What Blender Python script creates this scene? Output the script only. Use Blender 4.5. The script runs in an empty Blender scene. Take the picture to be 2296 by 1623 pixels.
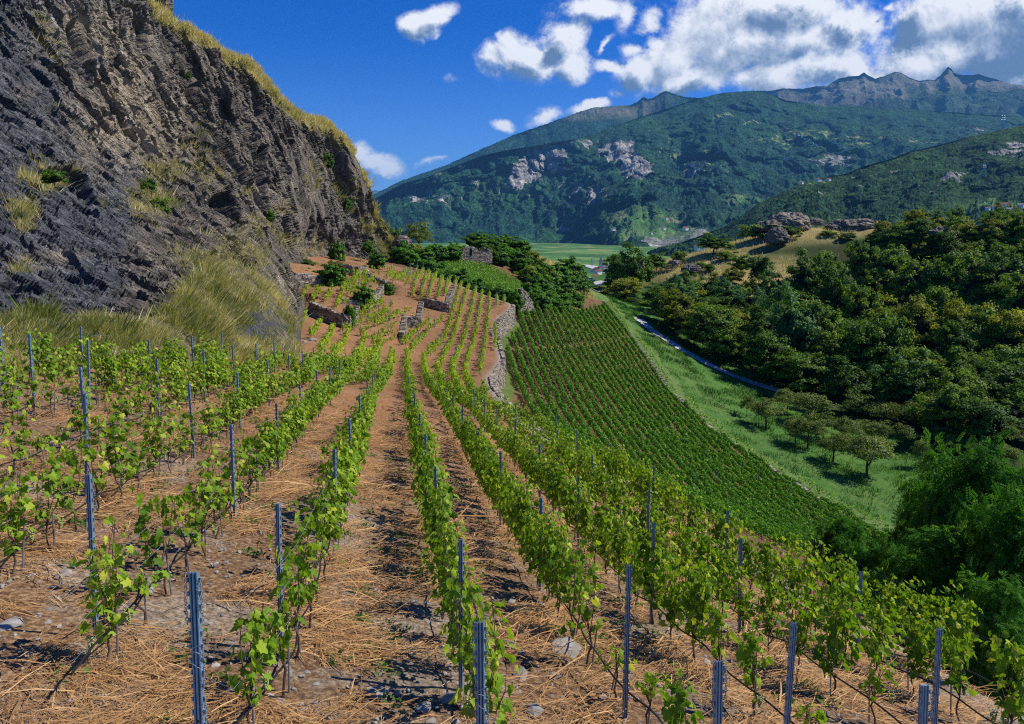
import bpy, math, random
import numpy as np
from mathutils import Vector, Matrix
rad = math.radians
rng = np.random.default_rng(7)
random.seed(7)
scene = bpy.context.scene
COL = scene.collection

# ---------------------------------------------------------------- camera
HAZE = 2.4e-5
PITCH = rad(6.3)
FOC, CX, CY, WID = 1640.0, 1148.0, 706.0, 2296.0
cam_data = bpy.data.cameras.new('camera')
cam = bpy.data.objects.new('camera', cam_data)
COL.objects.link(cam)
cam.rotation_euler = (math.pi/2 - PITCH, 0, 0)
cam_data.sensor_width = 36
cam_data.lens = 36*FOC/WID
cam_data.shift_y = -(811.5-CY)/WID
cam_data.clip_start = 0.1
cam_data.clip_end = 90000
scene.camera = cam
cp, sp = math.cos(PITCH), math.sin(PITCH)

# ---------------------------------------------------------------- light
SUN_AZ, SUN_EL = rad(80), rad(46)          # to the right of the view, slightly beyond
sv = Vector((math.sin(SUN_AZ)*math.cos(SUN_EL), math.cos(SUN_AZ)*math.cos(SUN_EL), math.sin(SUN_EL)))
ld = bpy.data.lights.new('sun', 'SUN')
ld.energy = 5.0
ld.angle = rad(0.5)
ld.color = (1.0, 0.93, 0.80)
sun = bpy.data.objects.new('sun', ld)
COL.objects.link(sun)
sun.rotation_euler = sv.to_track_quat('Z', 'Y').to_euler()

vs = scene.view_settings
scene.display_settings.display_device = 'sRGB'
vs.view_transform = 'Standard'
vs.look = 'None'
vs.exposure = 0.3
vs.gamma = 1.0
vs.use_curve_mapping = False
scene.cycles.max_bounces = 6
scene.cycles.volume_bounces = 0
scene.cycles.transparent_max_bounces = 8
scene.cycles.use_denoising = False
scene.cycles.pixel_filter_type = 'BLACKMAN_HARRIS'
scene.cycles.filter_width = 1.15

# ---------------------------------------------------------------- picture <-> world helpers (used to survey real places)
def ST(px, py):
    """direction of a surveyed picture point as (x/y, z/y)"""
    xc = (px-CX)/FOC; yc = (CY-py)/FOC
    k = cp + yc*sp
    return xc/k, (-sp+yc*cp)/k
def P(px, py, D):
    s, t = ST(px, py)
    return np.array([s*D, D, t*D]) if np.isscalar(D) or np.ndim(D) == 0 else np.stack([s*D, D, t*D], -1)

# ---------------------------------------------------------------- world: sky with clouds
world = bpy.data.worlds.new('World')
scene.world = world
world.use_nodes = True
wt = world.node_tree
wt.nodes.clear()
class NT:
    """small node-building helper"""
    def __init__(s, tree): s.t = tree
    def n(s, typ, ins=None, **props):
        nd = s.t.nodes.new(typ)
        for k, v in props.items(): setattr(nd, k, v)
        for k, v in (ins or {}).items():
            if isinstance(v, bpy.types.NodeSocket): s.t.links.new(v, nd.inputs[k])
            else: nd.inputs[k].default_value = v
        return nd
    def m(s, op, a, b=0.0, c=None, clamp=False):
        nd = s.n('ShaderNodeMath', operation=op, use_clamp=clamp)
        for i, v in enumerate((a, b) if c is None else (a, b, c)):
            if isinstance(v, bpy.types.NodeSocket): s.t.links.new(v, nd.inputs[i])
            else: nd.inputs[i].default_value = v
        return nd.outputs[0]
    def ramp(s, fac, stops, interp='LINEAR'):
        nd = s.n('ShaderNodeValToRGB', {0: fac})
        cr = nd.color_ramp; cr.interpolation = interp
        while len(cr.elements) < len(stops): cr.elements.new(0.5)
        for e, (p, c) in zip(cr.elements, stops):
            e.position = p; e.color = (c[0], c[1], c[2], 1) if not np.isscalar(c) else (c, c, c, 1)
        return nd.outputs[0]
    def mix(s, fac, a, b, mode='MIX'):
        nd = s.n('ShaderNodeMix', data_type='RGBA', blend_type=mode)
        for k, v in ((0, fac), (6, a), (7, b)):
            if isinstance(v, bpy.types.NodeSocket): s.t.links.new(v, nd.inputs[k])
            else: nd.inputs[k].default_value = v if k == 0 else (v[0], v[1], v[2], 1)
        return nd.outputs[2]
    def noise(s, vec, scale, detail=4, rough=0.55, dist=0.0, out=0):
        nd = s.n('ShaderNodeTexNoise', {'Scale': scale, 'Detail': detail, 'Roughness': rough, 'Distortion': dist})
        if vec is not None: s.t.links.new(vec, nd.inputs['Vector'])
        return nd.outputs[out]
    def mapr(s, v, a, b, c=0.0, d=1.0, smooth=True):
        nd = s.n('ShaderNodeMapRange', {0: v, 1: a, 2: b, 3: c, 4: d}, interpolation_type='SMOOTHSTEP' if smooth else 'LINEAR')
        return nd.outputs[0]

# clouds: (x, y, rx, ry, turn, weight) surveyed in the picture, stored as sky directions
CLOUDS = [(940,52,36,24,0,.9),(985,30,44,22,-25,.95),(960,62,26,20,0,.8),
 (1112,132,46,28,0,1),(1190,135,74,40,0,1.1),(1255,92,62,44,-50,1.1),(1272,145,50,36,0,1.05),(1140,100,26,24,0,.9),
 (1330,12,84,26,-5,1),(1410,20,24,40,0,.7),(1458,40,34,30,0,.9),
 (1440,160,62,42,-20,1.1),(1430,105,30,20,0,.8),(1510,120,80,60,-20,1.15),(1600,60,130,70,-15,1.2),(1740,30,180,64,0,1.2),(1890,48,90,38,-10,1.15),
 (1560,170,110,34,-6,1.1),(1700,110,170,60,-10,1.2),(1720,180,110,36,0,1.1),(1860,150,130,46,0,1.15),(1820,95,120,40,-15,1.1),
 (1660,40,90,60,0,1.1),(1480,90,34,30,0,.9),
 (1980,170,110,36,0,1),(2080,140,110,44,0,1.15),(2080,60,110,60,-20,1.2),(2180,30,130,70,0,1.2),(2250,110,120,90,0,1.3),(2150,110,140,60,0,1.2),(2320,60,150,120,0,1.3),(2240,170,110,30,0,1.1),
 (1365,142,32,15,0,.85),(1130,284,26,16,10,.85),(1222,262,34,20,-35,.9),(1312,240,38,15,-10,.95),(1378,211,24,11,0,.6),
 (840,365,62,24,8,.95),(805,350,34,26,0,.9),(870,378,44,16,0,.8),(830,405,46,18,0,.6),(985,364,44,9,-12,.6),(1995,14,26,10,0,.7),(1365,88,34,6,-45,.42),(1010,175,16,8,0,.3)]
g = bpy.data.node_groups.new('cloud_density', 'ShaderNodeTree')
g.interface.new_socket('Vector', in_out='INPUT', socket_type='NodeSocketVector')
g.interface.new_socket('Density', in_out='OUTPUT', socket_type='NodeSocketFloat')
G = NT(g)
gi, go = g.nodes.new('NodeGroupInput'), g.nodes.new('NodeGroupOutput')
gv = gi.outputs[0]
w1 = G.n('ShaderNodeVectorMath', {0: G.noise(gv, 9, 5, .6, 0, 1), 1: (.5, .5, .5)}, operation='SUBTRACT').outputs[0]
w1 = G.n('ShaderNodeVectorMath', {0: w1, 3: 0.06}, operation='SCALE').outputs[0]
gw = G.n('ShaderNodeVectorMath', {0: gv, 1: w1}, operation='ADD').outputs[0]
acc = None
for (bx, by, rx, ry, an, wgt) in CLOUDS:
    s0, t0 = ST(bx, by)
    mp = G.n('ShaderNodeMapping', {'Vector': gw, 'Location': (s0, t0, 0), 'Rotation': (0, 0, rad(-an)), 'Scale': (rx*1.5/FOC, ry*1.5/FOC, 1)}, vector_type='TEXTURE')
    gr = G.n('ShaderNodeTexGradient', {0: mp.outputs[0]}, gradient_type='SPHERICAL')
    v = G.m('MULTIPLY', gr.outputs['Fac'], wgt)
    if acc is None: acc = v
    else:
        sm = G.n('ShaderNodeMath', {0: acc, 1: v, 2: 0.12}, operation='SMOOTH_MAX'); acc = sm.outputs[0]
nz = G.noise(gv, 13, 12, .70, .15)
dens = G.m('ADD', acc, G.m('MULTIPLY', G.m('MULTIPLY', G.m('SUBTRACT', nz, 0.53), 1.9), G.mapr(acc, .06, .34)))
dens = G.m('MULTIPLY', dens, G.mapr(acc, .04, .14))
g.links.new(dens, go.inputs[0])

W = NT(wt)
tc = W.n('ShaderNodeTexCoord')
sx = W.n('ShaderNodeSeparateXYZ', {0: tc.outputs['Generated']})
yy = W.m('MAXIMUM', sx.outputs[1], 0.05)
sT = W.m('DIVIDE', sx.outputs[0], yy); tT = W.m('DIVIDE', sx.outputs[2], yy)
cv = W.n('ShaderNodeCombineXYZ', {0: sT, 1: tT, 2: 0.0}).outputs[0]
cvs = W.n('ShaderNodeVectorMath', {0: cv, 1: (0.014, 0.017, 0)}, operation='ADD').outputs[0]
d1 = W.n('ShaderNodeGroup', {0: cv}, node_tree=g) if False else None
def dn(vec):
    nd = wt.nodes.new('ShaderNodeGroup'); nd.node_tree = g
    wt.links.new(vec, nd.inputs[0]); return nd.outputs[0]
dA, dB = dn(cv), dn(cvs)
cover = W.mapr(dA, 0.06, 0.58)
front = W.mapr(sx.outputs[1], 0.1, 0.3)
cover = W.m('MULTIPLY', cover, front)
# thickness towards the sun darkens the cloud's underside
thick = W.m('MAXIMUM', dB, 0.0)
big = W.noise(cv, 5.0, 5, .6, .3)
shade = W.m('ADD', W.m('MULTIPLY', W.m('SUBTRACT', dB, dA), 0.85), W.m('MULTIPLY', W.mapr(thick, .25, .95), W.mapr(big, .36, .60, .12, .95)))
low_ = W.mapr(tT, .12, .24, .22, 0.0)
shade = W.m('ADD', W.m('ADD', shade, 0.10), W.m('MULTIPLY', low_, -.6), clamp=True)
ccol = W.ramp(shade, [(0, (6.9, 7.0, 7.2)), (.25, (5.3, 5.6, 6.2)), (.55, (3.0, 3.6, 4.6)), (.85, (1.4, 2.0, 3.1)), (1, (1.0, 1.6, 2.6))])
sky = W.n('ShaderNodeTexSky', sky_type='NISHITA')
sky.sun_disc = False
sky.sun_elevation = SUN_EL; sky.sun_rotation = SUN_AZ
sky.altitude = 600; sky.air_density = 1.0; sky.dust_density = 0.15; sky.ozone_density = 4.0
grade = W.mix(W.mapr(tT, .02, .30), (.34, .56, 1.0), (0.0, .285, .84))
skyc = W.mix(1.0, sky.outputs[0], grade, 'MULTIPLY')
allc = W.mix(cover, skyc, ccol)
bg = W.n('ShaderNodeBackground', {0: allc, 1: 0.12})
wo = W.n('ShaderNodeOutputWorld', {0: bg.outputs[0]})
world.cycles.sampling_method = 'MANUAL'

world.cycles.sample_map_resolution = 512

# ---------------------------------------------------------------- scene record helpers
def tag(o, label=None, cat=None, group=None, kind=None):
    if label: o['label'] = label
    if cat: o['category'] = cat
    if group: o['group'] = group
    if kind: o['kind'] = kind
    return o
def mk(name, V, F, mats=None, attrs=None, smooth=False, parent=None, mi=None, link=True):
    """mesh object from arrays; F is one (n,k) array or a list of such arrays"""
    me = bpy.data.meshes.new(name)
    V = np.ascontiguousarray(V, dtype=np.float32)
    Fs = F if isinstance(F, list) else [F]
    Fs = [np.asarray(f, dtype=np.int32) for f in Fs if len(f)]
    lt = np.concatenate([np.full(len(f), f.shape[1], np.int32) for f in Fs])
    lv = np.concatenate([f.ravel() for f in Fs])
    ls = np.concatenate([[0], np.cumsum(lt)[:-1]]).astype(np.int32)
    me.vertices.add(len(V)); me.vertices.foreach_set('co', V.ravel())
    me.loops.add(len(lv)); me.loops.foreach_set('vertex_index', lv)
    me.polygons.add(len(lt)); me.polygons.foreach_set('loop_start', ls); me.polygons.foreach_set('loop_total', lt)
    if mi is not None: me.polygons.foreach_set('material_index', np.asarray(mi, np.int32))
    me.polygons.foreach_set('use_smooth', np.full(len(lt), smooth, bool))
    for k, a in (attrs or {}).items():
        at = me.attributes.new(k, 'FLOAT', 'POINT'); at.data.foreach_set('value', np.ascontiguousarray(a, np.float32))
    me.update(calc_edges=True)
    for m in (mats or []): me.materials.append(m)
    o = bpy.data.objects.new(name, me)
    if link: COL.objects.link(o)
    if parent is not None: o.parent = parent
    return o
def empty(name, loc=(0, 0, 0), rz=0.0, link=True):
    o = bpy.data.objects.new(name, None)
    o.location = loc; o.rotation_euler = (0, 0, rz); o.empty_display_size = 0.2
    if link: COL.objects.link(o)
    return o
def copy_tree(o, parent=None):
    c = o.copy(); COL.objects.link(c); c.parent = parent
    for ch in KIDS.get(o.name, []): copy_tree(ch, c)
    return c
KIDS = {}
def kid(parent, child):
    child.parent = parent; KIDS.setdefault(parent.name, []).append(child); return child

class MB:
    """collects simple solids into one mesh"""
    def __init__(s): s.v = []; s.f = []; s.n = 0
    def add(s, V, F):
        V = np.asarray(V, float); s.v.append(V)
        for f in F: s.f.append(tuple(int(i)+s.n for i in f))
        s.n += len(V)
    def box(s, c, d, rz=0.0):
        c = np.array(c, float); d = np.array(d, float)/2
        V = np.array([[x, y, z] for x in (-1, 1) for y in (-1, 1) for z in (-1, 1)], float)*d
        if rz:
            co, si = math.cos(rz), math.sin(rz); V = V@np.array([[co, si, 0], [-si, co, 0], [0, 0, 1]])
        s.add(V+c, [(0,1,3,2),(4,6,7,5),(0,4,5,1),(2,3,7,6),(0,2,6,4),(1,5,7,3)])
    def tube(s, pts, rs, k=6, cap=True):
        pts = np.asarray(pts, float); rs = np.broadcast_to(rs, (len(pts),))
        tn = np.gradient(pts, axis=0); tn /= np.linalg.norm(tn, axis=1)[:, None]+1e-9
        ref = np.array([0.0, 0, 1]) if abs(tn[0][2]) < .8 else np.array([1.0, 0, 0])
        V = []
        for p, t, r in zip(pts, tn, rs):
            a = np.cross(t, ref); a /= np.linalg.norm(a)+1e-9; b = np.cross(t, a)
            for j in range(k):
                th = 2*math.pi*j/k; V.append(p+r*(math.cos(th)*a+math.sin(th)*b))
        F = []
        for i in range(len(pts)-1):
            for j in range(k):
                F.append((i*k+j, i*k+(j+1) % k, (i+1)*k+(j+1) % k, (i+1)*k+j))
        if cap:
            F.append(tuple(range(k))); F.append(tuple((len(pts)-1)*k+j for j in reversed(range(k))))
        s.add(V, F)
    def build(s, name, mat, parent=None, smooth=False, link=True):
        me = bpy.data.meshes.new(name)
        me.from_pydata(np.concatenate(s.v).tolist(), [], s.f)
        if smooth: me.polygons.foreach_set('use_smooth', [True]*len(me.polygons))
        me.materials.append(mat)
        o = bpy.data.objects.new(name, me)
        if link: COL.objects.link(o)
        if parent is not None: kid(parent, o)
        return o

# ---------------------------------------------------------------- noise on arrays
def _h(ix, iy, iz, k):
    n = (ix*374761393 + iy*668265263 + iz*2147483647 + k*1274126177) & 0xffffffff
    n = ((n ^ (n >> 13))*1274126177) & 0xffffffff
    n = ((n ^ (n >> 16))*2246822519) & 0xffffffff
    return ((n ^ (n >> 15)) & 0xffff)/65535.0
def vn(Q, seed=0):
    """smooth value noise in -1..1 at points Q (n,3)"""
    Q = np.asarray(Q, float); i = np.floor(Q).astype(np.int64); f = Q-i
    f = f*f*f*(f*(f*6-15)+10)
    r = 0
    for dx in (0, 1):
        wx = f[:, 0] if dx else 1-f[:, 0]
        for dy in (0, 1):
            wy = f[:, 1] if dy else 1-f[:, 1]
            for dz in (0, 1):
                wz = f[:, 2] if dz else 1-f[:, 2]
                r = r+wx*wy*wz*_h(i[:, 0]+dx, i[:, 1]+dy, i[:, 2]+dz, seed)
    return r*2-1
def fbm(Q, octv=4, gain=.5, seed=0, ridged=False):
    r = 0; a = 1; tot = 0; Q = np.asarray(Q, float)
    for o in range(octv):
        v = vn(Q*(2.03**o)+17.3*o, seed+o)
        if ridged: v = 1-2*np.abs(v)
        r = r+a*v; tot += a; a *= gain
    return r/tot
def sst(x, a, b):
    t = np.clip((x-a)/(b-a), 0, 1); return t*t*(3-2*t)
class RBF:
    def __init__(s, X, y, lam=0.0, sc=1.0):
        s.X = np.asarray(X, float)/sc; s.sc = sc; n = len(s.X); d = s.X.shape[1]
        r = np.linalg.norm(s.X[:, None]-s.X[None], axis=2)
        K = r+0*np.eye(n) - lam*np.eye(n)     # linear kernel (negative-definite), smoothing lam
        Pm = np.hstack([np.ones((n, 1)), s.X])
        A = np.zeros((n+d+1, n+d+1)); A[:n, :n] = K; A[:n, n:] = Pm; A[n:, :n] = Pm.T
        s.w = np.linalg.solve(A, np.concatenate([y, np.zeros(d+1)]))
    def __call__(s, Q):
        Q = np.asarray(Q, float)/s.sc; out = np.empty(len(Q)); n = len(s.X)
        for i in range(0, len(Q), 20000):
            q = Q[i:i+20000]; r = np.sqrt(((q[:, None]-s.X[None])**2).sum(2)+(.6/s.sc)**2)
            out[i:i+20000] = r@s.w[:n]+s.w[n]+q@s.w[n+1:]
        return out
def ginterp(x, xs, ys): return np.interp(x, xs, ys)
# ---------------------------------------------------------------- materials
def new_mat(name):
    m = bpy.data.materials.new(name); m.use_nodes = True
    t = m.node_tree; t.nodes.clear(); return m, NT(t)
def finish(m, N, col, rough=0.8, bump=None, bs=0.3, bd=0.05, metallic=0.0, spec=0.3, transl=None):
    bs_in = {'Base Color': col, 'Roughness': rough, 'Metallic': metallic, 'Specular IOR Level': spec}
    if not isinstance(col, bpy.types.NodeSocket): bs_in['Base Color'] = (*col, 1)
    pb = N.n('ShaderNodeBsdfPrincipled', bs_in)
    if bump is not None:
        b = N.n('ShaderNodeBump', {'Strength': bs, 'Distance': bd, 'Height': bump})
        N.t.links.new(b.outputs[0], pb.inputs['Normal'])
    sh = pb.outputs[0]
    if transl is not None:
        tr = N.n('ShaderNodeBsdfTranslucent', {0: transl})
        mx = N.n('ShaderNodeMixShader', {0: 0.38, 1: sh, 2: tr.outputs[0]}); sh = mx.outputs[0]
    N.n('ShaderNodeOutputMaterial', {0: sh}); return m
def att(N, name): return N.n('ShaderNodeAttribute', attribute_name=name).outputs['Fac']
def pos(N): return N.n('ShaderNodeNewGeometry').outputs['Position']
def flat_mat(name, col, rough=.7, metallic=0.0, nscale=None, var=.25, spec=.3):
    m, N = new_mat(name)
    if nscale:
        nz = N.noise(N.n('ShaderNodeTexCoord').outputs['Object'], nscale, 5, .6)
        a = tuple(c*(1-var) for c in col); b = tuple(min(1, c*(1+var)) for c in col)
        return finish(m, N, N.ramp(nz, [(.3, a), (.7, b)]), rough, nz, .3, .02, metallic, spec)
    return finish(m, N, col, rough, metallic=metallic, spec=spec)
def leaf_mat(name, c0, c1, c2, transl=True, rough=.55, tw=1.0, spec=.2):
    """leaf colours vary from leaf to leaf ('rnd') and from plant to plant"""
    m, N = new_mat(name)
    r = att(N, 'rnd'); oi = N.n('ShaderNodeObjectInfo').outputs['Random']
    f = N.m('ADD', N.m('MULTIPLY', r, .8), N.m('MULTIPLY', oi, .2))
    c = N.ramp(f, [(0, c0), (.55, c1), (1, c2)])
    t = N.mix(1.0, c, (1.25*tw, 1.3*tw, .55*tw), 'MULTIPLY') if transl else None
    return finish(m, N, c, rough, transl=t, spec=spec)

# upper vineyard soil with straw
def soil_material():
    m, N = new_mat('straw_covered_soil')
    p = pos(N)
    sh = N.n('ShaderNodeMapping', {'Vector': p, 'Scale': (1.2, 6.0, 3.0), 'Rotation': (0, 0, .25)}).outputs[0]
    n1 = N.noise(sh, 3.5, 8, .65, .8)
    n2 = N.noise(p, .55, 5, .6)
    n3 = N.noise(p, 14, 6, .7)
    brown = N.ramp(n1, [(.30, (.045, .022, .011)), (.45, (.17, .080, .036)), (.56, (.34, .175, .085)), (.7, (.54, .34, .18))])
    near = N.ramp(n3, [(.34, (.045, .028, .018)), (.47, (.16, .095, .055)), (.57, (.34, .22, .12)), (.68, (.60, .43, .25))])
    sy = N.n('ShaderNodeSeparateXYZ', {0: p}).outputs[1]
    nr = N.mapr(sy, 12, 34, .75, 0)
    c = N.mix(nr, brown, near)
    grey = N.ramp(n3, [(.34, (.10, .09, .08)), (.5, (.30, .27, .24)), (.66, (.56, .52, .48))])
    gm = N.m('MULTIPLY', N.mapr(n2, .48, .60), N.mapr(sy, 9, 28, .8, .12))
    c = N.mix(gm, c, N.mix(1.0, grey, (1.0, .90, .76), 'MULTIPLY'))
    gn = N.noise(p, 1.4, 6, .7)
    green = N.m('MULTIPLY', N.mapr(gn, .60, .70), N.mapr(sy, 5, 60, .55, .1))
    c = N.mix(green, c, (.10, .13, .035))
    c = N.mix(N.m('MULTIPLY', att(N, 'stone'), .9), c, grey)
    rb = N.mapr(N.noise(p, .09, 4, .6), .3, .7, .8, 1.15)
    c = N.mix(1.0, c, N.n('ShaderNodeCombineXYZ', {0: rb, 1: rb, 2: rb}).outputs[0], 'MULTIPLY')
    return finish(m, N, c, .95, N.m('ADD', n1, N.m('MULTIPLY', n3, .5)), .7, .08, spec=.15)
M_SOIL = soil_material()

def low_material():
    m, N = new_mat('slope_and_meadow')
    p = pos(N)
    a, b, n5 = N.noise(p, .12, 6, .62), N.noise(p, 1.7, 7, .68), N.noise(p, 9, 5, .7)
    grass = N.ramp(N.m('ADD', N.m('MULTIPLY', a, .45), N.m('MULTIPLY', b, .55)), [(.38, (.028, .095, .018)), (.48, (.055, .16, .028)), (.58, (.13, .23, .05))])
    grass = N.mix(.5, grass, N.ramp(n5, [(.38, (.018, .060, .012)), (.62, (.11, .23, .045))]))
    dry = N.ramp(N.m('ADD', N.m('MULTIPLY', a, .5), N.m('MULTIPLY', n5, .5)), [(.32, (.11, .10, .035)), (.48, (.33, .25, .11)), (.66, (.55, .43, .22))])
    soil = N.ramp(b, [(.3, (.07, .042, .022)), (.6, (.20, .115, .06)), (.75, (.30, .19, .11))])
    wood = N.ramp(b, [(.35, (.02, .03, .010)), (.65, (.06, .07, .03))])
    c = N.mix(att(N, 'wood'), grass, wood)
    c = N.mix(att(N, 'soil'), c, soil)
    dm = N.m('ADD', att(N, 'dry'), N.m('MULTIPLY', N.m('SUBTRACT', b, .5), .8), clamp=True)
    dm = N.m('MULTIPLY', dm, N.mapr(att(N, 'dry'), .05, .3))
    c = N.mix(dm, c, dry)
    c = N.mix(att(N, 'strip'), c, N.ramp(b, [(.3, (.07, .13, .035)), (.7, (.20, .24, .09))]))
    return finish(m, N, c, .95, N.m('ADD', b, n5), .8, .12, spec=.1)
M_LOW = low_material()

def rock_material(name, grassy=True):
    m, N = new_mat(name)
    p = pos(N)
    def along(axis, k):
        a = np.array(axis, float); a /= np.linalg.norm(a); b = np.cross(a, [0, 1, 0]); b /= np.linalg.norm(b); c_ = np.cross(a, b)
        dts = []
        for v, s_ in ((a, k), (b, 1.25), (c_, 1.25)):
            dts.append(N.n('ShaderNodeVectorMath', {0: p, 1: tuple(v*s_)}, operation='DOT_PRODUCT').outputs['Value'])
        return N.n('ShaderNodeCombineXYZ', {0: dts[0], 1: dts[1], 2: dts[2]}).outputs[0]
    st = along((.42, .10, -.9), .28); lay = along((.72, .30, -.62), .30)
    n1 = N.noise(st, .55, 9, .68, .6); n2 = N.noise(lay, 1.3, 8, .7, .5); n3 = N.noise(p, 6, 7, .75)
    vo = N.n('ShaderNodeTexVoronoi', {'Vector': lay, 'Scale': 1.5}, feature='DISTANCE_TO_EDGE').outputs['Distance']
    dark = N.ramp(N.m('ADD', N.m('MULTIPLY', n2, .6), N.m('MULTIPLY', n3, .4)), [(.34, (.030, .033, .042)), (.46, (.085, .092, .108)), (.56, (.20, .21, .23)), (.66, (.55, .53, .50))])
    tan = N.ramp(N.m('ADD', N.m('MULTIPLY', n1, .65), N.m('MULTIPLY', n3, .35)), [(.34, (.05, .048, .046)), (.44, (.24, .21, .17)), (.52, (.56, .45, .30)), (.62, (.78, .73, .64))])
    brn = N.ramp(N.m('ADD', N.m('MULTIPLY', n1, .6), N.m('MULTIPLY', n3, .4)), [(.36, (.040, .038, .036)), (.46, (.14, .125, .11)), (.55, (.32, .275, .215)), (.66, (.60, .53, .43))])
    c = N.mix(att(N, 'brown'), dark, brn)
    tm = N.m('ADD', att(N, 'tan'), N.m('MULTIPLY', N.m('SUBTRACT', n1, .5), 1.3), clamp=True)
    tm = N.m('MULTIPLY', tm, N.mapr(att(N, 'tan'), .02, .3))
    c = N.mix(tm, c, tan)
    gcol = N.ramp(N.m('ADD', N.m('MULTIPLY', N.noise(p, .7, 5, .6), .55), N.m('MULTIPLY', n3, .45)), [(.36, (.07, .09, .025)), (.46, (.20, .19, .065)), (.55, (.40, .33, .15)), (.66, (.62, .52, .30))])
    gm = N.m('ADD', att(N, 'grass'), N.m('MULTIPLY', N.m('SUBTRACT', N.noise(p, 1.1, 7, .7), .5), 2.2), clamp=True)
    gm = N.m('MULTIPLY', N.mapr(gm, .4, .62), N.mapr(att(N, 'grass'), .02, .2))
    c = N.mix(gm, c, gcol)
    h = N.m('ADD', N.m('ADD', N.m('MULTIPLY', n2, 1.0), N.m('MULTIPLY', n1, 1.2)), N.m('MULTIPLY', n3, .45))
    h = N.m('ADD', h, N.m('MULTIPLY', N.m('MINIMUM', vo, .12), 2.2))
    return finish(m, N, c, .85, h, 1.0, .9, spec=.3)
M_ROCK = rock_material('cliff_rock')

def mountain_material(name, tree_sc, forest, dist):
    m, N = new_mat(name)
    p = pos(N)
    k = 1.0/dist
    a = N.noise(p, 9*k, 7, .6); b = N.noise(p, 60*k, 8, .65); f = N.noise(p, tree_sc, 3, .7)
    fo = N.ramp(N.m('ADD', N.m('MULTIPLY', b, .4), N.m('MULTIPLY', f, .6)), [(.38, tuple(c*.12 for c in forest)), (.5, forest), (.62, tuple(c*2.8 for c in forest))])
    fo = N.mix(N.mapr(a, .45, .65), fo, N.mix(1.0, fo, (1.5, 1.35, .8), 'MULTIPLY'))
    st = N.n('ShaderNodeMapping', {'Vector': p, 'Scale': (1, 1, .35), 'Rotation': (0, .3, 0)}).outputs[0]
    rn = N.noise(st, 75*k, 9, .72, .3)
    rock = N.ramp(rn, [(.36, (.04, .045, .05)), (.47, (.18, .18, .18)), (.57, (.40, .385, .35)), (.68, (.78, .68, .52))])
    rm = N.m('ADD', att(N, 'rock'), N.m('MULTIPLY', N.m('SUBTRACT', N.noise(st, 34*k, 8, .7, .5), .5), 2.6), clamp=True)
    rm = N.m('MULTIPLY', N.mapr(rm, .46, .54), N.mapr(att(N, 'rock'), .02, .25))
    c = N.mix(rm, fo, rock)
    cm = N.m('ADD', att(N, 'clear'), N.m('MULTIPLY', N.m('SUBTRACT', N.noise(p, 40*k, 6, .65), .5), 3.0), clamp=True)
    cm = N.m('MULTIPLY', N.mapr(cm, .54, .60), N.mapr(att(N, 'clear'), .02, .25))
    meadow = N.ramp(N.noise(p, 110*k, 3, .6), [(.35, (.07, .15, .04)), (.5, (.17, .26, .08)), (.65, (.33, .30, .16))])
    c = N.mix(cm, c, meadow)
    am = att(N, 'alp')
    alp = N.ramp(N.m('ADD', N.m('MULTIPLY', rn, .6), N.m('MULTIPLY', a, .4)), [(.32, (.07, .075, .07)), (.5, (.17, .18, .13)), (.6, (.26, .25, .19)), (.72, (.46, .44, .40))])
    c = N.mix(am, c, alp)
    fm = att(N, 'field')
    ft = N.n('ShaderNodeMapping', {'Vector': p, 'Rotation': (0, 0, .5), 'Scale': (1, .45, 1)}).outputs[0]
    fv = N.n('ShaderNodeTexVoronoi', {'Vector': ft, 'Scale': .011}, distance='CHEBYCHEV')
    fs = N.n('ShaderNodeSeparateXYZ', {0: fv.outputs['Color']}).outputs[0]
    fcol = N.ramp(fs, [(0, (.05, .13, .045)), (.5, (.09, .20, .06)), (.8, (.14, .25, .08)), (1, (.26, .27, .13))])
    c = N.mix(fm, c, fcol)
    return finish(m, N, c, .95, N.m('ADD', f, b), 1.0, dist*.0035, spec=.05)
M_MT_B = mountain_material('far_forest_slope', .05, (.016, .052, .034), 6000)
M_MT_C = mountain_material('near_forest_hill', .085, (.018, .048, .020), 2500)
M_MT_A = mountain_material('alpine_rock', .03, (.03, .06, .04), 14000)

def valley_material():
    m, N = new_mat('valley_fields')
    p = pos(N)
    ft = N.n('ShaderNodeMapping', {'Vector': p, 'Rotation': (0, 0, .35), 'Scale': (1, .5, 0)}).outputs[0]
    fv = N.n('ShaderNodeTexVoronoi', {'Vector': ft, 'Scale': .012}, distance='CHEBYCHEV')
    fs = N.n('ShaderNodeSeparateXYZ', {0: fv.outputs['Color']}).outputs[0]
    c = N.ramp(fs, [(0, (.045, .12, .035)), (.4, (.075, .19, .045)), (.75, (.12, .25, .06)), (1, (.24, .26, .11))])
    sp_ = N.n('ShaderNodeSeparateXYZ', {0: ft}).outputs[0]
    rows = N.m('MULTIPLY_ADD', N.m('SINE', N.m('MULTIPLY', sp_, .8)), .12, .94)
    c = N.mix(1.0, c, N.n('ShaderNodeCombineXYZ', {0: rows, 1: rows, 2: rows}).outputs[0], 'MULTIPLY')
    tr = N.mapr(N.noise(p, .02, 6, .75), .60, .64)
    c = N.mix(tr, c, (.03, .06, .03))
    return finish(m, N, c, .95, spec=.1)
M_VALLEY = valley_material()

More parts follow.
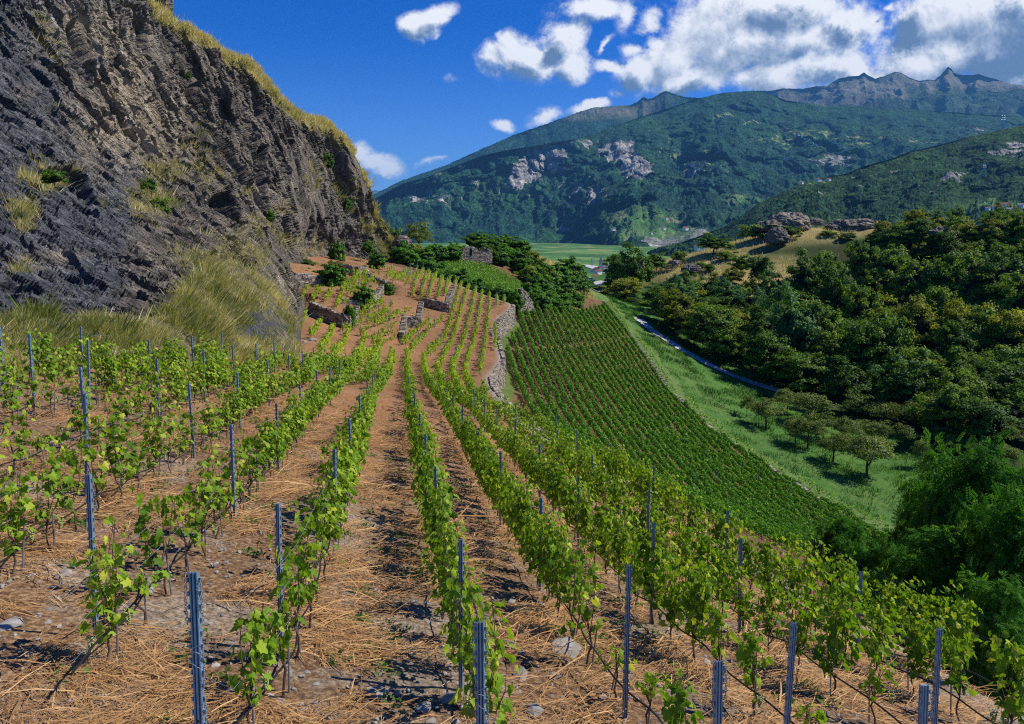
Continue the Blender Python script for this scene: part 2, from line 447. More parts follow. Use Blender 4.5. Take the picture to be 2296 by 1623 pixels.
M_PATH = flat_mat('gravel_path', (.48, .47, .47), .95, nscale=3, var=.15)
M_STEEL = flat_mat('galvanised_steel', (.26, .38, .52), .42, metallic=.55, nscale=9, var=.2, spec=.5)
M_STAKE = flat_mat('weathered_grey_stake', (.20, .22, .24), .6, metallic=.3, nscale=20, var=.25)
M_WIRE = flat_mat('trellis_wire_steel', (.22, .26, .32), .6, metallic=.3)
M_HOSE = flat_mat('black_rubber_hose', (.018, .018, .020), .45)
M_BARK = flat_mat('vine_bark', (.12, .075, .05), .9, nscale=30, var=.4)
M_CANE = flat_mat('brown_cane', (.16, .085, .040), .8, nscale=30, var=.3)
M_TRUNK = flat_mat('tree_bark', (.075, .060, .048), .95, nscale=6, var=.4)
M_GRAPE = flat_mat('pale_green_grapes', (.34, .40, .12), .35, nscale=8, var=.15)
M_TIE = flat_mat('green_tie', (.03, .30, .22), .5)
M_VINE = leaf_mat('vine_leaf', (.05, .15, .010), (.25, .40, .022), (.66, .64, .08))
M_VINE2 = leaf_mat('terrace_vine_leaf', (.10, .22, .02), (.32, .44, .035), (.68, .64, .09))
M_VINED = leaf_mat('dark_vine_leaf', (.025, .11, .016), (.14, .33, .028), (.48, .62, .07))
M_TREES = [leaf_mat('dark_green_tree_leaf', (.025, .075, .010), (.10, .20, .018), (.30, .42, .04)),
           leaf_mat('mid_green_tree_leaf', (.04, .11, .012), (.17, .28, .024), (.44, .54, .055)),
           leaf_mat('yellow_green_tree_leaf', (.08, .12, .012), (.29, .32, .025), (.62, .58, .06)),
           leaf_mat('blue_green_tree_leaf', (.025, .09, .028), (.10, .23, .055), (.30, .44, .12))]
M_ORCH = leaf_mat('orchard_leaf', (.055, .095, .02), (.16, .22, .045), (.38, .42, .15))
M_IVY = leaf_mat('ivy_leaf', (.03, .11, .012), (.11, .27, .02), (.30, .52, .045), rough=.4)
M_HULL = flat_mat('painted_crown_shade', (.012, .020, .008), 1.0)  # near-black colour standing in for deep shade inside the crowns
M_LOC = leaf_mat('locust_leaf', (.02, .09, .012), (.07, .21, .022), (.28, .50, .07), rough=.8, spec=.06)
M_PALE = leaf_mat('pale_willow_leaf', (.08, .12, .07), (.16, .21, .12), (.34, .38, .26))
M_STRAW = leaf_mat('straw', (.15, .07, .028), (.48, .265, .10), (.88, .60, .30), transl=False, rough=.7)
M_DRYG = leaf_mat('dry_grass_blade', (.14, .20, .035), (.58, .50, .20), (1.0, .86, .56), tw=.8)
M_WEED = leaf_mat('weed_leaf', (.04, .10, .02), (.09, .19, .035), (.18, .28, .06))
M_TWIG = flat_mat('bare_twigs', (.13, .10, .085), .9)
M_STONE = flat_mat('loose_stone', (.27, .255, .24), .9, nscale=4, var=.35)
def wall_material(name, dk):
    m, N = new_mat(name)
    r = att(N, 'rnd')
    c = N.ramp(r, [(0, tuple(x*dk for x in (.11, .095, .08))), (.3, tuple(x*dk for x in (.26, .22, .17))), (.6, tuple(x*dk for x in (.38, .33, .26))), (.85, tuple(x*dk for x in (.44, .34, .23))), (1, tuple(x*dk for x in (.56, .53, .47)))])
    n = N.noise(pos(N), 5, 6, .7)
    c = N.mix(.5, c, N.mix(1.0, c, N.ramp(n, [(.3, (.45, .45, .45)), (.7, (1.3, 1.3, 1.3))]), 'MULTIPLY'))
    return finish(m, N, c, .9, n, .6, .05)
M_WALL = wall_material('dry_stone', .9)
M_MORTAR = flat_mat('wall_core', (.14, .12, .10), .95, nscale=4)
# ---------------------------------------------------------------- the lie of the land
XW_Y = [0, 6, 12, 16, 25, 35, 45, 55, 70, 76, 88, 92, 105, 112, 120, 135, 140, 148, 158, 165, 169]
XW_X = [9.2, 9.0, 8.6, 8.2, 6.0, 3.5, 1.5, 0, -1.9, -2.3, -1.5, -1.1, -2.0, -2.6, -2.2, .3, -.5, -7.9, -14.3, -26, -32]
LX_Y = [0, 3, 22, 32, 48, 60, 80, 95, 105, 120, 135, 150, 165, 169]
LX_X = [-12, -13, -15.4, -15.6, -14.9, -16.8, -23, -29, -32, -40, -48, -50, -44, -42]
def XW(Y): return np.interp(Y, XW_Y, XW_X)
def LX(Y): return np.interp(Y, LX_Y, LX_X)
UP = [(25,945,16),(212,1383,7.9),(214,1106,12.7),(222,998,15.4),(475,1170,13),(592,1080,18),(663,1035,21.5),(628,1450,8.4),(1030,1550,8.2),
 (1406,1610,8.2),(1452,1372,15.6),(2105,1550,14),(925,966,29),(893,880,55),(915,838,80),(905,790,100),(0,830,22),(350,815,32),(640,805,48),(700,790,60),
 (1150,930,55),(1300,1062,35),(1100,878,70),(1098,838,76),(1128,800,92),(1112,750,108),(1108,712,118),(1152,682,135),
 (1066,653,148),(1002,688,125),(948,605,163),(917,608,160),(910,670,130),(831,712,110),(910,767,103),(755,701,108),(672,701,98),(700,763,80),(723,798,65),
 (668,671,106),(838,639,130),(772,605,140),(627,567,128),(686,592,132),(868,598,158),(1040,760,104),(1060,700,124),(990,660,136)]
XYZ = [tuple(P(*u)) for u in UP] + [(-9, 3, -3.9), (0, 3, -4.4), (9, 3, -5.5), (4.85, 8.2, -6.0), (9, 10, -7.6)]
XYZ = np.array(XYZ)
rb_up = RBF(XYZ[:, :2], XYZ[:, 2], lam=1.5, sc=10)
# retaining walls inside the terraces: polyline (px,py,D of the base), height
TWALLS = [('w1', [(700,716,99),(745,727,97.5),(781,747,96),(795,736,101),(802,722,106)], 2.0, 9),
 ('w2', [(900,768,99),(908,735,108),(938,733,109),(945,712,119)], 1.5, 7),
 ('w3', [(950,705,123),(975,712,122),(1003,716,121),(1006,690,128),(1016,652,140)], 1.5, 10),
 ('w4', [(762,706,108),(800,700,109),(826,690,112),(848,668,118),(856,652,123)], 2.0, 8),
 ('w5', [(663,650,112),(700,660,114),(736,664,116)], 2.6, 9), ('w6', [(772,618,134),(800,620,134),(822,606,138)], 1.8, 6),
 ('w7', [(826,628,130),(850,640,128),(868,645,127)], 2.0, 7)]
TW = [(n, np.array([P(*q) for q in pl]), h, fall) for n, pl, h, fall in TWALLS]
def bump_up(X, Y):
    z = np.zeros_like(X)
    for n, pl, h, fall in TW:
        best = np.full(X.shape, 1e9); sd = np.zeros_like(X); over = np.zeros_like(X)
        for si_, (a, b) in enumerate(zip(pl[:-1], pl[1:])):
            d = b[:2]-a[:2]; L = np.hypot(*d); u = d/L; nx, ny = -u[1], u[0]
            t = (X-a[0])*u[0]+(Y-a[1])*u[1]; s = (X-a[0])*nx+(Y-a[1])*ny
            tc_ = np.clip(t, 0, L); dd = np.hypot(t-tc_, s)
            k = (dd < best-1e-6) | ((np.abs(dd-best) <= 1e-6) & (np.abs(s) > np.abs(sd))); best = np.where(k, dd, best)
            ov_ = (np.maximum(-t, 0) if si_ == 0 else 0)+(np.maximum(t-L, 0) if si_ == len(pl)-2 else 0)
            over = np.where(k, ov_, over); sd = np.where(k, s, sd)
        z = np.maximum(z, h*np.clip((sd-.27)/(.26+1.2*over), 0, 1)*(1-sst(over, .3, 8))*(1-sst(best, fall*.5, fall*1.5)))
    return z
def z_up(X, Y): return rb_up(np.stack([X, Y], -1)) + bump_up(X, Y)
WH_Y = [0, 30, 55, 66, 70, 76, 92, 105, 115, 135, 150]
WH_H = [.3, .5, .9, 1.3, 1.6, 2.2, 3.2, 3.0, 2.8, 2.9, 3.2]
def WH(Y): return np.interp(Y, WH_Y, WH_H)
LOW = [(1400,1000,85),(1300,850,110),(1700,1150,88),(1500,1150,75),(1850,1230,80),(1250,690,190),(1300,688,215),(1340,690,250),(1440,715,255),(1650,850,178),(1500,905,148),
 (1600,985,128),(1800,1100,105),(1960,1180,92),(1680,930,145),(1900,1150,100),(1945,1070,112),(2060,1050,118),(1765,485,300),(1900,497,310),(2080,500,285),(2296,545,255),(1560,576,290),
 (1480,588,285),(1620,612,262),(1690,665,235),(1780,900,160),(2200,915,152),(2296,800,192),(2000,790,215),(2060,672,250),(1860,655,255),(1700,740,205),(1100,548,212),(1150,521,215),(1120,528,214),(1245,547,222),(1295,590,228),
 (1305,682,225),(1010,625,166),(1170,648,160),(1070,582,190),(1155,670,155),(1040,560,205),(950,580,190),(880,560,200),(900,590,175),(1195,690,152),(1390,600,330),(1500,1000,112),(1700,1010,122),
 (2296,1000,125),(2296,1150,95)]
LP = [tuple(P(*u)) for u in LOW]
for y in (20, 30, 40, 50, 60, 70, 80, 92, 105, 115, 127, 135):
    x = float(XW(y)); zz = float(z_up(np.array([x-.5]), np.array([float(y)]))[0]) - float(WH(y)); LP.append((x+.5, y, zz))
for y in (148, 158, 165, 169):
    x = float(XW(y)); zz = float(z_up(np.array([x-1.]), np.array([float(y)]))[0]); LP.append((x+.5, y, zz-.3))
LP += [(15, 10, -13), (15, 3, -12), (30, 20, -22), (22, 32, -21.5), (40, 40, -31), (60, 50, -37), (90, 60, -38), (130, 80, -36), (170, 120, -33), (0, 340, -30), (25, 420, -38), (40, 570, -37), (130, 400, -30), (220, 330, -6), (250, 250, 2),
 (-30, 200, -7), (-60, 230, -12), (-120, 300, -30), (-40, 330, -40), (60, 700, -60), (-100, 600, -62), (250, 600, -62), (130, 520, -50), (300, 450, -40), (9.5, 12, -8.6), (9.8, 6, -8)]
LP = np.array(LP)
rb_low = RBF(LP[:, :2], LP[:, 2], lam=1.0, sc=20)
def z_low(X, Y): return rb_low(np.stack([X, Y], -1))
def in_up(X, Y): return (X < XW(Y)) & (Y < 168)
def zg(X, Y):
    X = np.asarray(X, float); Y = np.asarray(Y, float)
    return np.where(in_up(X, Y), z_up(X, Y), z_low(X, Y))
def zg1(x, y): return float(zg(np.array([x], float), np.array([y], float))[0])
MARCH = np.concatenate([np.geomspace(4, 200, 500), np.linspace(200.5, 650, 400)])
def GP(px, py):
    """where the line of sight through a surveyed point meets the ground"""
    s, t = ST(px, py)
    D = MARCH; z = zg(s*D, D); k = np.argmax(t*D < z)
    if k == 0: k = len(D)-1
    d = D[k]; return np.array([s*d, d, float(z[k])])

# upper vineyard ground, a fitted sheet between cliff foot and retaining wall
ys = np.concatenate([np.geomspace(3.0, 30, 260), np.linspace(30.2, 168, 620)])
ns = 230
ss = np.linspace(0, 1, ns)
SY, SS = np.meshgrid(ys, ss, indexing='ij')
SX = LX(SY)-7 + (XW(SY)-LX(SY)+7)*SS
Z = z_up(SX.ravel(), SY.ravel())
Q = np.stack([SX.ravel(), SY.ravel(), Z], -1)
Z = Z + .05*fbm(Q*[1.1, 1.1, 1], 3, .6, 3) + .04*fbm(Q*[6, 6, 1], 3, .65, 9)*(Q[:, 1] < 40)
Q[:, 2] = Z
nY = len(ys)
ii = np.arange(nY*ns).reshape(nY, ns)
F = np.stack([ii[:-1, :-1], ii[:-1, 1:], ii[1:, 1:], ii[1:, :-1]], -1).reshape(-1, 4)
# skirt down the edges
sk = np.concatenate([ii[:, -1], ii[-1, ::-1]]); V2 = Q[sk].copy(); V2[:, 2] -= 4.5; V2[:, 0] -= .05
nb = len(Q)+np.arange(len(sk)); SF = np.stack([sk[:-1], nb[:-1], nb[1:], sk[1:]], -1)
edge = np.abs(SX-XW(SY)).ravel()
stone = sst(-edge, -1.1, -.3)*.8
hs = mk('hillside_ground', np.vstack([Q, V2]), np.vstack([F, SF]), [M_SOIL], {'stone': np.concatenate([stone, np.ones(len(sk))])}, smooth=True)
tag(hs, 'brown straw covered vineyard hillside', kind='structure')

# lower vineyard slope, meadow valley, wooded hill
gx = np.concatenate([np.linspace(-130, -12, 60), np.linspace(-11, 60, 95), np.linspace(61.5, 190, 86), np.linspace(194, 330, 30)])
gy = np.concatenate([np.linspace(2, 60, 50), np.linspace(61, 330, 220), np.linspace(334, 760, 70)])
GX, GY = np.meshgrid(gx, gy, indexing='xy')
X_, Y_ = GX.ravel(), GY.ravel()
zl = z_low(X_, Y_)
inside = in_up(X_, Y_) & (Y_ < 167)
zu = np.zeros_like(zl); zu[inside] = z_up(X_[inside], Y_[inside])
zl = np.where(inside, np.minimum(zl, zu-2.2), zl)
def proj(X, Y, Zz):
    w = Y*cp - Zz*sp; u = Y*sp + Zz*cp
    return CX+FOC*X/w, CY-FOC*u/w
RX, RYt, RYb = None, None, None
def gauss(px, py, cx, cy, rx, ry): return np.exp(-(((px-cx)/rx)**2+((py-cy)/ry)**2))
# zones, by place on the ground
def lower_right_edge(Y): return np.interp(Y, [60, 80, 92, 105, 128, 148, 200, 255], [44, 47, 45.5, 41.7, 35.2, 31.8, 26.5, 24])
e_r = X_-lower_right_edge(Y_)
soil = ((X_ > XW(Y_)-1) & (e_r < .5) & (Y_ > 18) & (Y_ < 214)).astype(float)
soil *= 1-sst(-(X_-XW(Y_)), -2.2, -1.2)*.75
strip = ((e_r > .4) & (e_r < 5) & (Y_ > 70) & (Y_ < 240)).astype(float)*.7
strip = np.maximum(strip, .5*(np.exp(-((e_r-8.5)/.6)**2)+np.exp(-((e_r-11)/.6)**2))*(Y_ > 80)*(Y_ < 190))
dryc = [(70,290,26,20),(58,288,16,12),(90,250,20,26),(76,230,10,14),(108,300,26,16),(140,300,50,14),(0,215,12,14),(14,222,10,12),(86,262,20,12),(100,235,10,16)]
dry = np.zeros_like(X_)
for (a, b, c, d) in dryc: dry = np.maximum(dry, np.exp(-(((X_-a)/c)**4+((Y_-b)/d)**4)))
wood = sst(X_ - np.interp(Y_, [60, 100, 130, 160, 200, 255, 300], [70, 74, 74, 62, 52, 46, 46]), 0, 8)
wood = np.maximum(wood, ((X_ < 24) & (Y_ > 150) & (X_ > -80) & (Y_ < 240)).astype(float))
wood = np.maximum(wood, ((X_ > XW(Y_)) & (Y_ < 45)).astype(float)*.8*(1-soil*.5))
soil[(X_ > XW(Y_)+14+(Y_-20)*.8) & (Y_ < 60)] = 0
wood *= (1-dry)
zl = zl + .12*fbm(np.stack([X_, Y_, 0*X_], -1)*.5, 3, .6, 5)*(1-soil*.6) + 1.3*dry*fbm(np.stack([X_, Y_, 0*X_], -1)*.12, 4, .6, 6)
nY, nX = len(gy), len(gx)
ii = np.arange(nY*nX).reshape(nY, nX)
F = np.stack([ii[:-1, :-1], ii[:-1, 1:], ii[1:, 1:], ii[1:, :-1]], -1).reshape(-1, 4)
lo = mk('lower_slope_ground', np.stack([X_, Y_, zl], -1), F, [M_LOW], {'soil': soil, 'dry': dry, 'wood': wood, 'strip': strip}, smooth=True)
tag(lo, 'lower vineyard slope running down to a green meadow and a wooded hill', kind='structure')
# the valley floor as one wide sheet
vf = mk('ground', np.array([[-40000, -3000, -62], [40000, -3000, -62], [40000, 42000, -62], [-40000, 42000, -62]], float), np.array([[0, 1, 2, 3]]), [M_VALLEY])
tag(vf, 'green patchwork fields on the valley floor', kind='structure')

# gravel path along the wood
def ribbon(name, pts, wd, mat, lift, label, kind='structure'):
    pts = np.array(pts, float); L = np.concatenate([[0], np.cumsum(np.hypot(*np.diff(pts[:, :2], axis=0).T))])
    n = max(8, int(L[-1]/1.0)); u = np.linspace(0, L[-1], n)
    x = np.interp(u, L, pts[:, 0]); y = np.interp(u, L, pts[:, 1])
    k = np.ones(9)/9
    if n > 20:
        xs, y_s = np.convolve(np.pad(x, 4, 'edge'), k, 'valid'), np.convolve(np.pad(y, 4, 'edge'), k, 'valid'); x, y = xs, y_s
    tx, ty = np.gradient(x), np.gradient(y); l = np.hypot(tx, ty); nx, ny = -ty/l, tx/l
    V = []
    for f in (-1, -.5, 0, .5, 1):
        jx = wd/2*f*(1+.1*np.sin(u*.7+f)); X = x+nx*jx; Y = y+ny*jx; V.append(np.stack([X, Y, zg(X, Y)+lift+.03*(1-f*f)], -1))
    V = np.concatenate(V); i0 = np.arange(n-1); F = np.concatenate([np.stack([i0+n*j, i0+1+n*j, i0+1+n*(j+1), i0+n*(j+1)], -1) for j in range(4)])
    return tag(mk(name, V, F, [mat], smooth=True), label, kind=kind)
PATH = [GP(*q) for q in [(1428,712),(1455,738),(1495,766),(1540,792),(1590,818),(1640,842),(1700,866),(1790,890)]]
ribbon('path', PATH, 3.2, M_PATH, .16, 'pale gravel path curving along the foot of the wood')
ribbon('path', [GP(1362,632), GP(1345,634), GP(1332,640), GP(1318,646)], 7, M_PATH, .3, 'pale gravel road end beyond the meadow gap')
ribbon('path', [GP(1600,577), GP(1640,579), GP(1665,580), GP(1690,586)], 1.6, M_PATH, .3, 'narrow pale track over the dry grass knoll')

# ---------------------------------------------------------------- rock face on the left
SKY = [(-700,-900),(-300,-700),(0,-420),(180,-200),(300,-60),(328,0),(340,22),(372,38),(410,62),(460,100),(505,126),(550,150),(585,180),(620,226),(655,252),(690,266),(720,272),(745,286),(770,315),(792,348),(812,392),(832,428),(850,468),(868,502),(885,530),(908,572),(930,600)]
SKX, SKYY = zip(*SKY)
FOOT = [(-700,900),(0,842),(250,832),(400,828),(560,826),(650,822),(690,806),(700,765),(690,712),(664,676),(662,640),(690,625),(720,622),(760,610),(800,608),(850,612),(885,618),(930,625)]
# depth surveyed over the face
CD = [(-700,860,13),(-700,200,40),(-700,-900,75),(0,842,21.5),(0,690,30),(0,400,45),(0,100,62),(0,-420,88),(250,832,28),(250,700,38),(250,400,62),(250,100,88),(300,-60,98),
 (400,828,33),(330,700,41),(450,640,52),(450,450,82),(450,260,112),(460,110,124),(400,62,118),(560,826,41),(650,822,47),(540,740,52),(640,740,62),(600,690,66),(560,600,78),(520,560,84),
 (530,430,110),(550,300,128),(560,160,138),(680,775,66),(690,712,92),(655,660,93),(640,600,97),(600,540,100),
 (700,450,148),(690,266,162),(690,560,138),(750,520,146),(745,290,168),(760,600,140),(800,500,160),(812,395,175),(850,600,158),(850,468,182),(868,502,184),(885,530,180),(908,572,176),(930,610,172),(740,620,134),(690,628,124)]
CDa = np.array(CD, float)
rb_c = RBF(CDa[:, :2], np.log(CDa[:, 2]), lam=.15, sc=200)
cols, rows = 860, 560
cxs = np.linspace(-420, 925, cols)
tt = np.linspace(-.06, 1, rows)
CXg, TT = np.meshgrid(cxs, tt, indexing='ij')
pf = np.interp(cxs, *zip(*FOOT)); psk = np.interp(cxs, SKX, SKYY)
# foot follows ledges: where the list doubles back in x use the lower profile
fx = [-700, 0, 250, 400, 560, 640, 668, 676, 690, 720, 760, 800, 850, 885, 930]; fy = [900, 842, 832, 828, 826, 822, 812, 700, 640, 626, 614, 610, 612, 618, 628]
pf = np.interp(cxs, fx, fy)
PYg = pf[:, None]+(psk-pf)[:, None]*TT
px_, py_ = CXg.ravel(), PYg.ravel()
Dv = np.exp(rb_c(np.stack([px_, py_], -1)))
# the nearer slab stands in front of the farther face: a real step in depth along its right edge
edge_x = np.interp(py_, [400, 470, 520, 560, 600, 640, 700, 780], [470, 485, 540, 580, 622, 655, 672, 690])
amp = np.interp(py_, [400, 470, 560, 640, 700, 760, 800], [0, .02, .08, .11, .09, .03, 0])
Dv *= 1-amp*(1-sst(px_-edge_x, -3, 4))*sst(px_, 60, 600)
Dv *= 1+.10*sst(px_-edge_x, -3, 4)*np.interp(py_, [400, 470, 560, 640, 700, 760], [0, .3, 1, 1, .6, 0])
s_, t_ = ST(px_, py_)
B = np.stack([s_*Dv, Dv, t_*Dv], -1)
Bg = B.reshape(cols, rows, 3)
dU, dV_ = np.gradient(Bg, axis=0), np.gradient(Bg, axis=1)
Nn = np.cross(dU, dV_); Nn /= np.linalg.norm(Nn, axis=2)[..., None]+1e-9
Nn = Nn.reshape(-1, 3); Nn[(Nn*B).sum(1) > 0] *= -1
Nn = Nn*.6+np.array([.5, -.35, .2]); Nn /= np.linalg.norm(Nn, axis=1)[:, None]
ax = np.array([.42, .10, -.9]); ax /= np.linalg.norm(ax)
pa = B@ax
Bs = B-.82*pa[:, None]*ax
T_ = TT.ravel()
lay = np.array([.72, .30, -.62]); lay /= np.linalg.norm(lay)
Bl = B-.62*(B@lay)[:, None]*lay        # flat-lying slabs on the near face
nearw = 1-sst(px_-(250+.9*(py_-350)*1.0), -60, 60)       # near dark slab (left / below), 0 on the tan and far faces
nearw = np.clip(nearw*sst(py_, 40, 420)+sst(-px_, -120, -20), 0, 1)
far = 1-nearw
d = 2.6*fbm(Bs/11, 3, .55, 11, True)*far + 1.6*fbm(B/20, 3, .5, 12)
d += 0.8*fbm(Bs/3.4, 4, .62, 21, True)*(.15+.85*far) + .35*fbm(Bl/2.6, 4, .62, 31, True)*(.25+.75*nearw)
d += .34*fbm(B/1.3, 4, .65, 41, True)*(.5+.5*far)
wv = np.stack([vn(B/2.5, 51), vn(B/2.5+9, 52), vn(B/2.5+19, 53)], -1)
def facets(Q, sd_, tilt=.5):
    """broken planar facets: each point takes the tilted plane of its nearest jittered block"""
    i0 = np.floor(Q-.5).astype(np.int64); best = np.full(len(Q), 1e9); out = np.zeros(len(Q))
    for a in (0, 1):
        for b in (0, 1):
            for c in (0, 1):
                q = i0+[a, b, c]; hh = [_h(q[:, 0], q[:, 1], q[:, 2], sd_+k) for k in range(7)]
                cx = q+np.stack(hh[:3], -1); dd = Q-cx; r2 = (dd**2).sum(1); k = r2 < best
                tl = np.stack(hh[3:6], -1)*2-1; v = (hh[6]*2-1)*.5+tilt*(dd*tl).sum(1)*1.6
                out = np.where(k, v, out); best = np.where(k, r2, best)
    return out
def cells(Q, sd_):
    q = np.floor(Q).astype(np.int64); return _h(q[:, 0], q[:, 1], q[:, 2], sd_)*2-1
Bw = Bs+wv*.5; Blw = Bl+wv*.4
d += 1.25*facets(Bw/4.2, 61)*(.1+.9*far) + .55*facets((Bw*.6+B*.4)/1.5, 62)*(.25+.75*far) + .20*facets((B+wv*.2)/.7, 161)
d += .60*facets(Blw/3.0, 63)*nearw + .30*facets(Blw/1.1, 64)*(.2+.8*nearw)
def crack(Q, w, sd_):
    return sst(1-np.abs(fbm(Q, 3, .45, sd_)), 1-w, 1)
d -= 1.5*crack(Bs/7, .04, 71)*far + .7*crack(Bs/3, .04, 75)*(.2+.8*far) + .7*crack(Bl/5, .03, 81)*(.3+.7*nearw)
d -= .9*far+.2
# clefts and overhangs
CL = [([(583,335),(586,400),(592,460),(607,505),(625,540)], 7, 6.5), ([(742,300),(757,335),(768,385),(782,430)], 8, 7), ([(484,450),(500,490),(530,530)], 13, 5), ([(424,100),(432,150),(430,230),(440,330),(446,420)], 6, 4),
 ([(165,62),(178,90),(190,120)], 15, 4.5), ([(556,190),(568,225),(575,260)], 8, 3.5), ([(300,15),(318,60),(325,110)], 12, 3.5), ([(0,225),(60,260),(120,300)], 4, 2.0), ([(0,315),(50,340),(90,365)], 4, 2.2), ([(380,200),(400,260),(410,330)], 6, 2.5),
 ([(655,600),(668,630),(672,668)], 4, 3), ([(500,225),(520,300),(540,380)], 5, 2.0), ([(640,300),(660,380),(670,470)], 5, 1.8), ([(330,330),(380,420),(440,520)], 5, 1.5), ([(80,395),(140,388),(175,420),(200,455)], 6, -1.2)]
for pl, wd, dep in CL:
    pl = np.array(pl, float); best = np.full(px_.shape, 1e9)
    for a, b in zip(pl[:-1], pl[1:]):
        dd = b-a; L2 = (dd**2).sum(); t = np.clip(((px_-a[0])*dd[0]+(py_-a[1])*dd[1])/L2, 0, 1)
        best = np.minimum(best, np.hypot(px_-a[0]-t*dd[0], py_-a[1]-t*dd[1]))
    d -= dep*(1-sst(best, wd*.35, wd*1.25))
bank = sst(py_-np.interp(px_, [-500, 0, 100, 250, 330, 372, 410, 452, 520, 580, 640, 690], [690, 688, 686, 700, 712, 690, 640, 590, 585, 620, 690, 740]), -8, 10)*(px_ < 705)
crestd = (py_-np.interp(px_, SKX, SKYY))
crest = (1-sst(crestd, 12, 42*np.clip(.45+.55*fbm(np.stack([px_/60, px_*0, px_*0], -1), 2, .5, 77)+.3, .2, 1.2)))*sst(px_, 325, 345)
d *= (1-.72*bank)*(1-.55*crest)
d *= sst(T_, -.06, .05)*.8+.2
d *= 1-.7*sst(px_, 540, 600)*sst(py_, 500, 570)*(1-sst(px_, 720, 780))
d = np.where(px_ > 640, np.minimum(d, 1.2), d)
Vc = B+Nn*d[:, None]
# turf lip makes the crest overhang softly
top = Vc.reshape(cols, rows, 3)[:, -1].copy()
wraps = [top]
for k, (back, drop) in enumerate([(1.2, -.2), (4, .5), (10, 3), (25, 12), (60, 45)]):
    w = top.copy(); w[:, 1] += back; w[:, 0] += -back*.5; w[:, 2] -= drop; wraps.append(w)
Vall = np.concatenate([Vc.reshape(cols, rows, 3)]+[w[:, None] for w in wraps[1:]], axis=1)
R2 = rows+5
ii = np.arange(cols*R2).reshape(cols, R2)
F = np.stack([ii[:-1, :-1], ii[1:, :-1], ii[1:, 1:], ii[:-1, 1:]], -1).reshape(-1, 4)
def ex(a, v=None):
    a = a.reshape(cols, rows); e = np.repeat(a[:, -1:], 5, 1) if v is None else np.full((cols, 5), v); return np.concatenate([a, e], 1).ravel()
tan = np.zeros_like(px_)
for (a, b, c, e, w) in [(200,60,110,90,.75),(280,180,80,130,1.0),(250,270,90,90,1.0),(330,270,66,110,1.0),(120,30,50,40,.4),(230,120,90,60,.6),(290,330,60,50,.85),(360,170,40,90,.5),(200,150,40,60,.5),(640,640,26,30,.5),(120,575,110,20,.42),(60,210,40,20,.3),(30,55,50,40,.2),(560,480,20,60,.4)]:
    tan = np.maximum(tan, w*gauss(px_, py_, a, b, c, e)**.7)
brown = sst(px_-(330-.2*(py_-200)), -10, 70)*(1-bank)
brown = np.maximum(brown, .0)
grass = np.maximum(bank*.62, crest*.95)
for (a, b, c, e, w) in [(100,95,26,70,.6),(75,405,55,45,.75),(130,395,60,30,.6),(60,480,35,50,.75),(330,455,60,55,.75),(370,380,70,40,.65),(440,370,60,30,.55),(470,400,40,40,.5),(250,430,60,60,.3),(500,590,110,50,.7),(420,330,40,20,.4),
    (560,520,60,40,.5),(640,540,40,20,.6),(700,560,60,35,.45),(640,470,40,30,.35),(780,430,26,60,.45),(830,520,40,50,.4),(450,290,16,60,.42),(700,400,60,60,.3),(860,560,30,30,.4),(60,590,50,24,.5),(250,600,40,20,.3),(90,250,40,16,.3),(540,440,50,16,.4),(600,100,60,60,.3)]:
    grass = np.maximum(grass, w*gauss(px_, py_, a, b, c, e))
grass *= 1-.8*gauss(px_, py_, 565, 745, 60, 45); grass *= 1-.6*gauss(px_, py_, 250, 790, 60, 14)-.0
cl_V, cl_grass, cl_px, cl_py, cl_N, cl_bank, cl_crest = Vc, grass, px_, py_, Nn, bank, crest
cliff = mk('rock_cliff', Vall.reshape(-1, 3), F, [M_ROCK], {'tan': ex(tan), 'brown': ex(brown), 'grass': ex(grass, .9)}, smooth=False)
tag(cliff, 'steep dark rock cliff with pale tan face and grassy ledges', kind='structure')
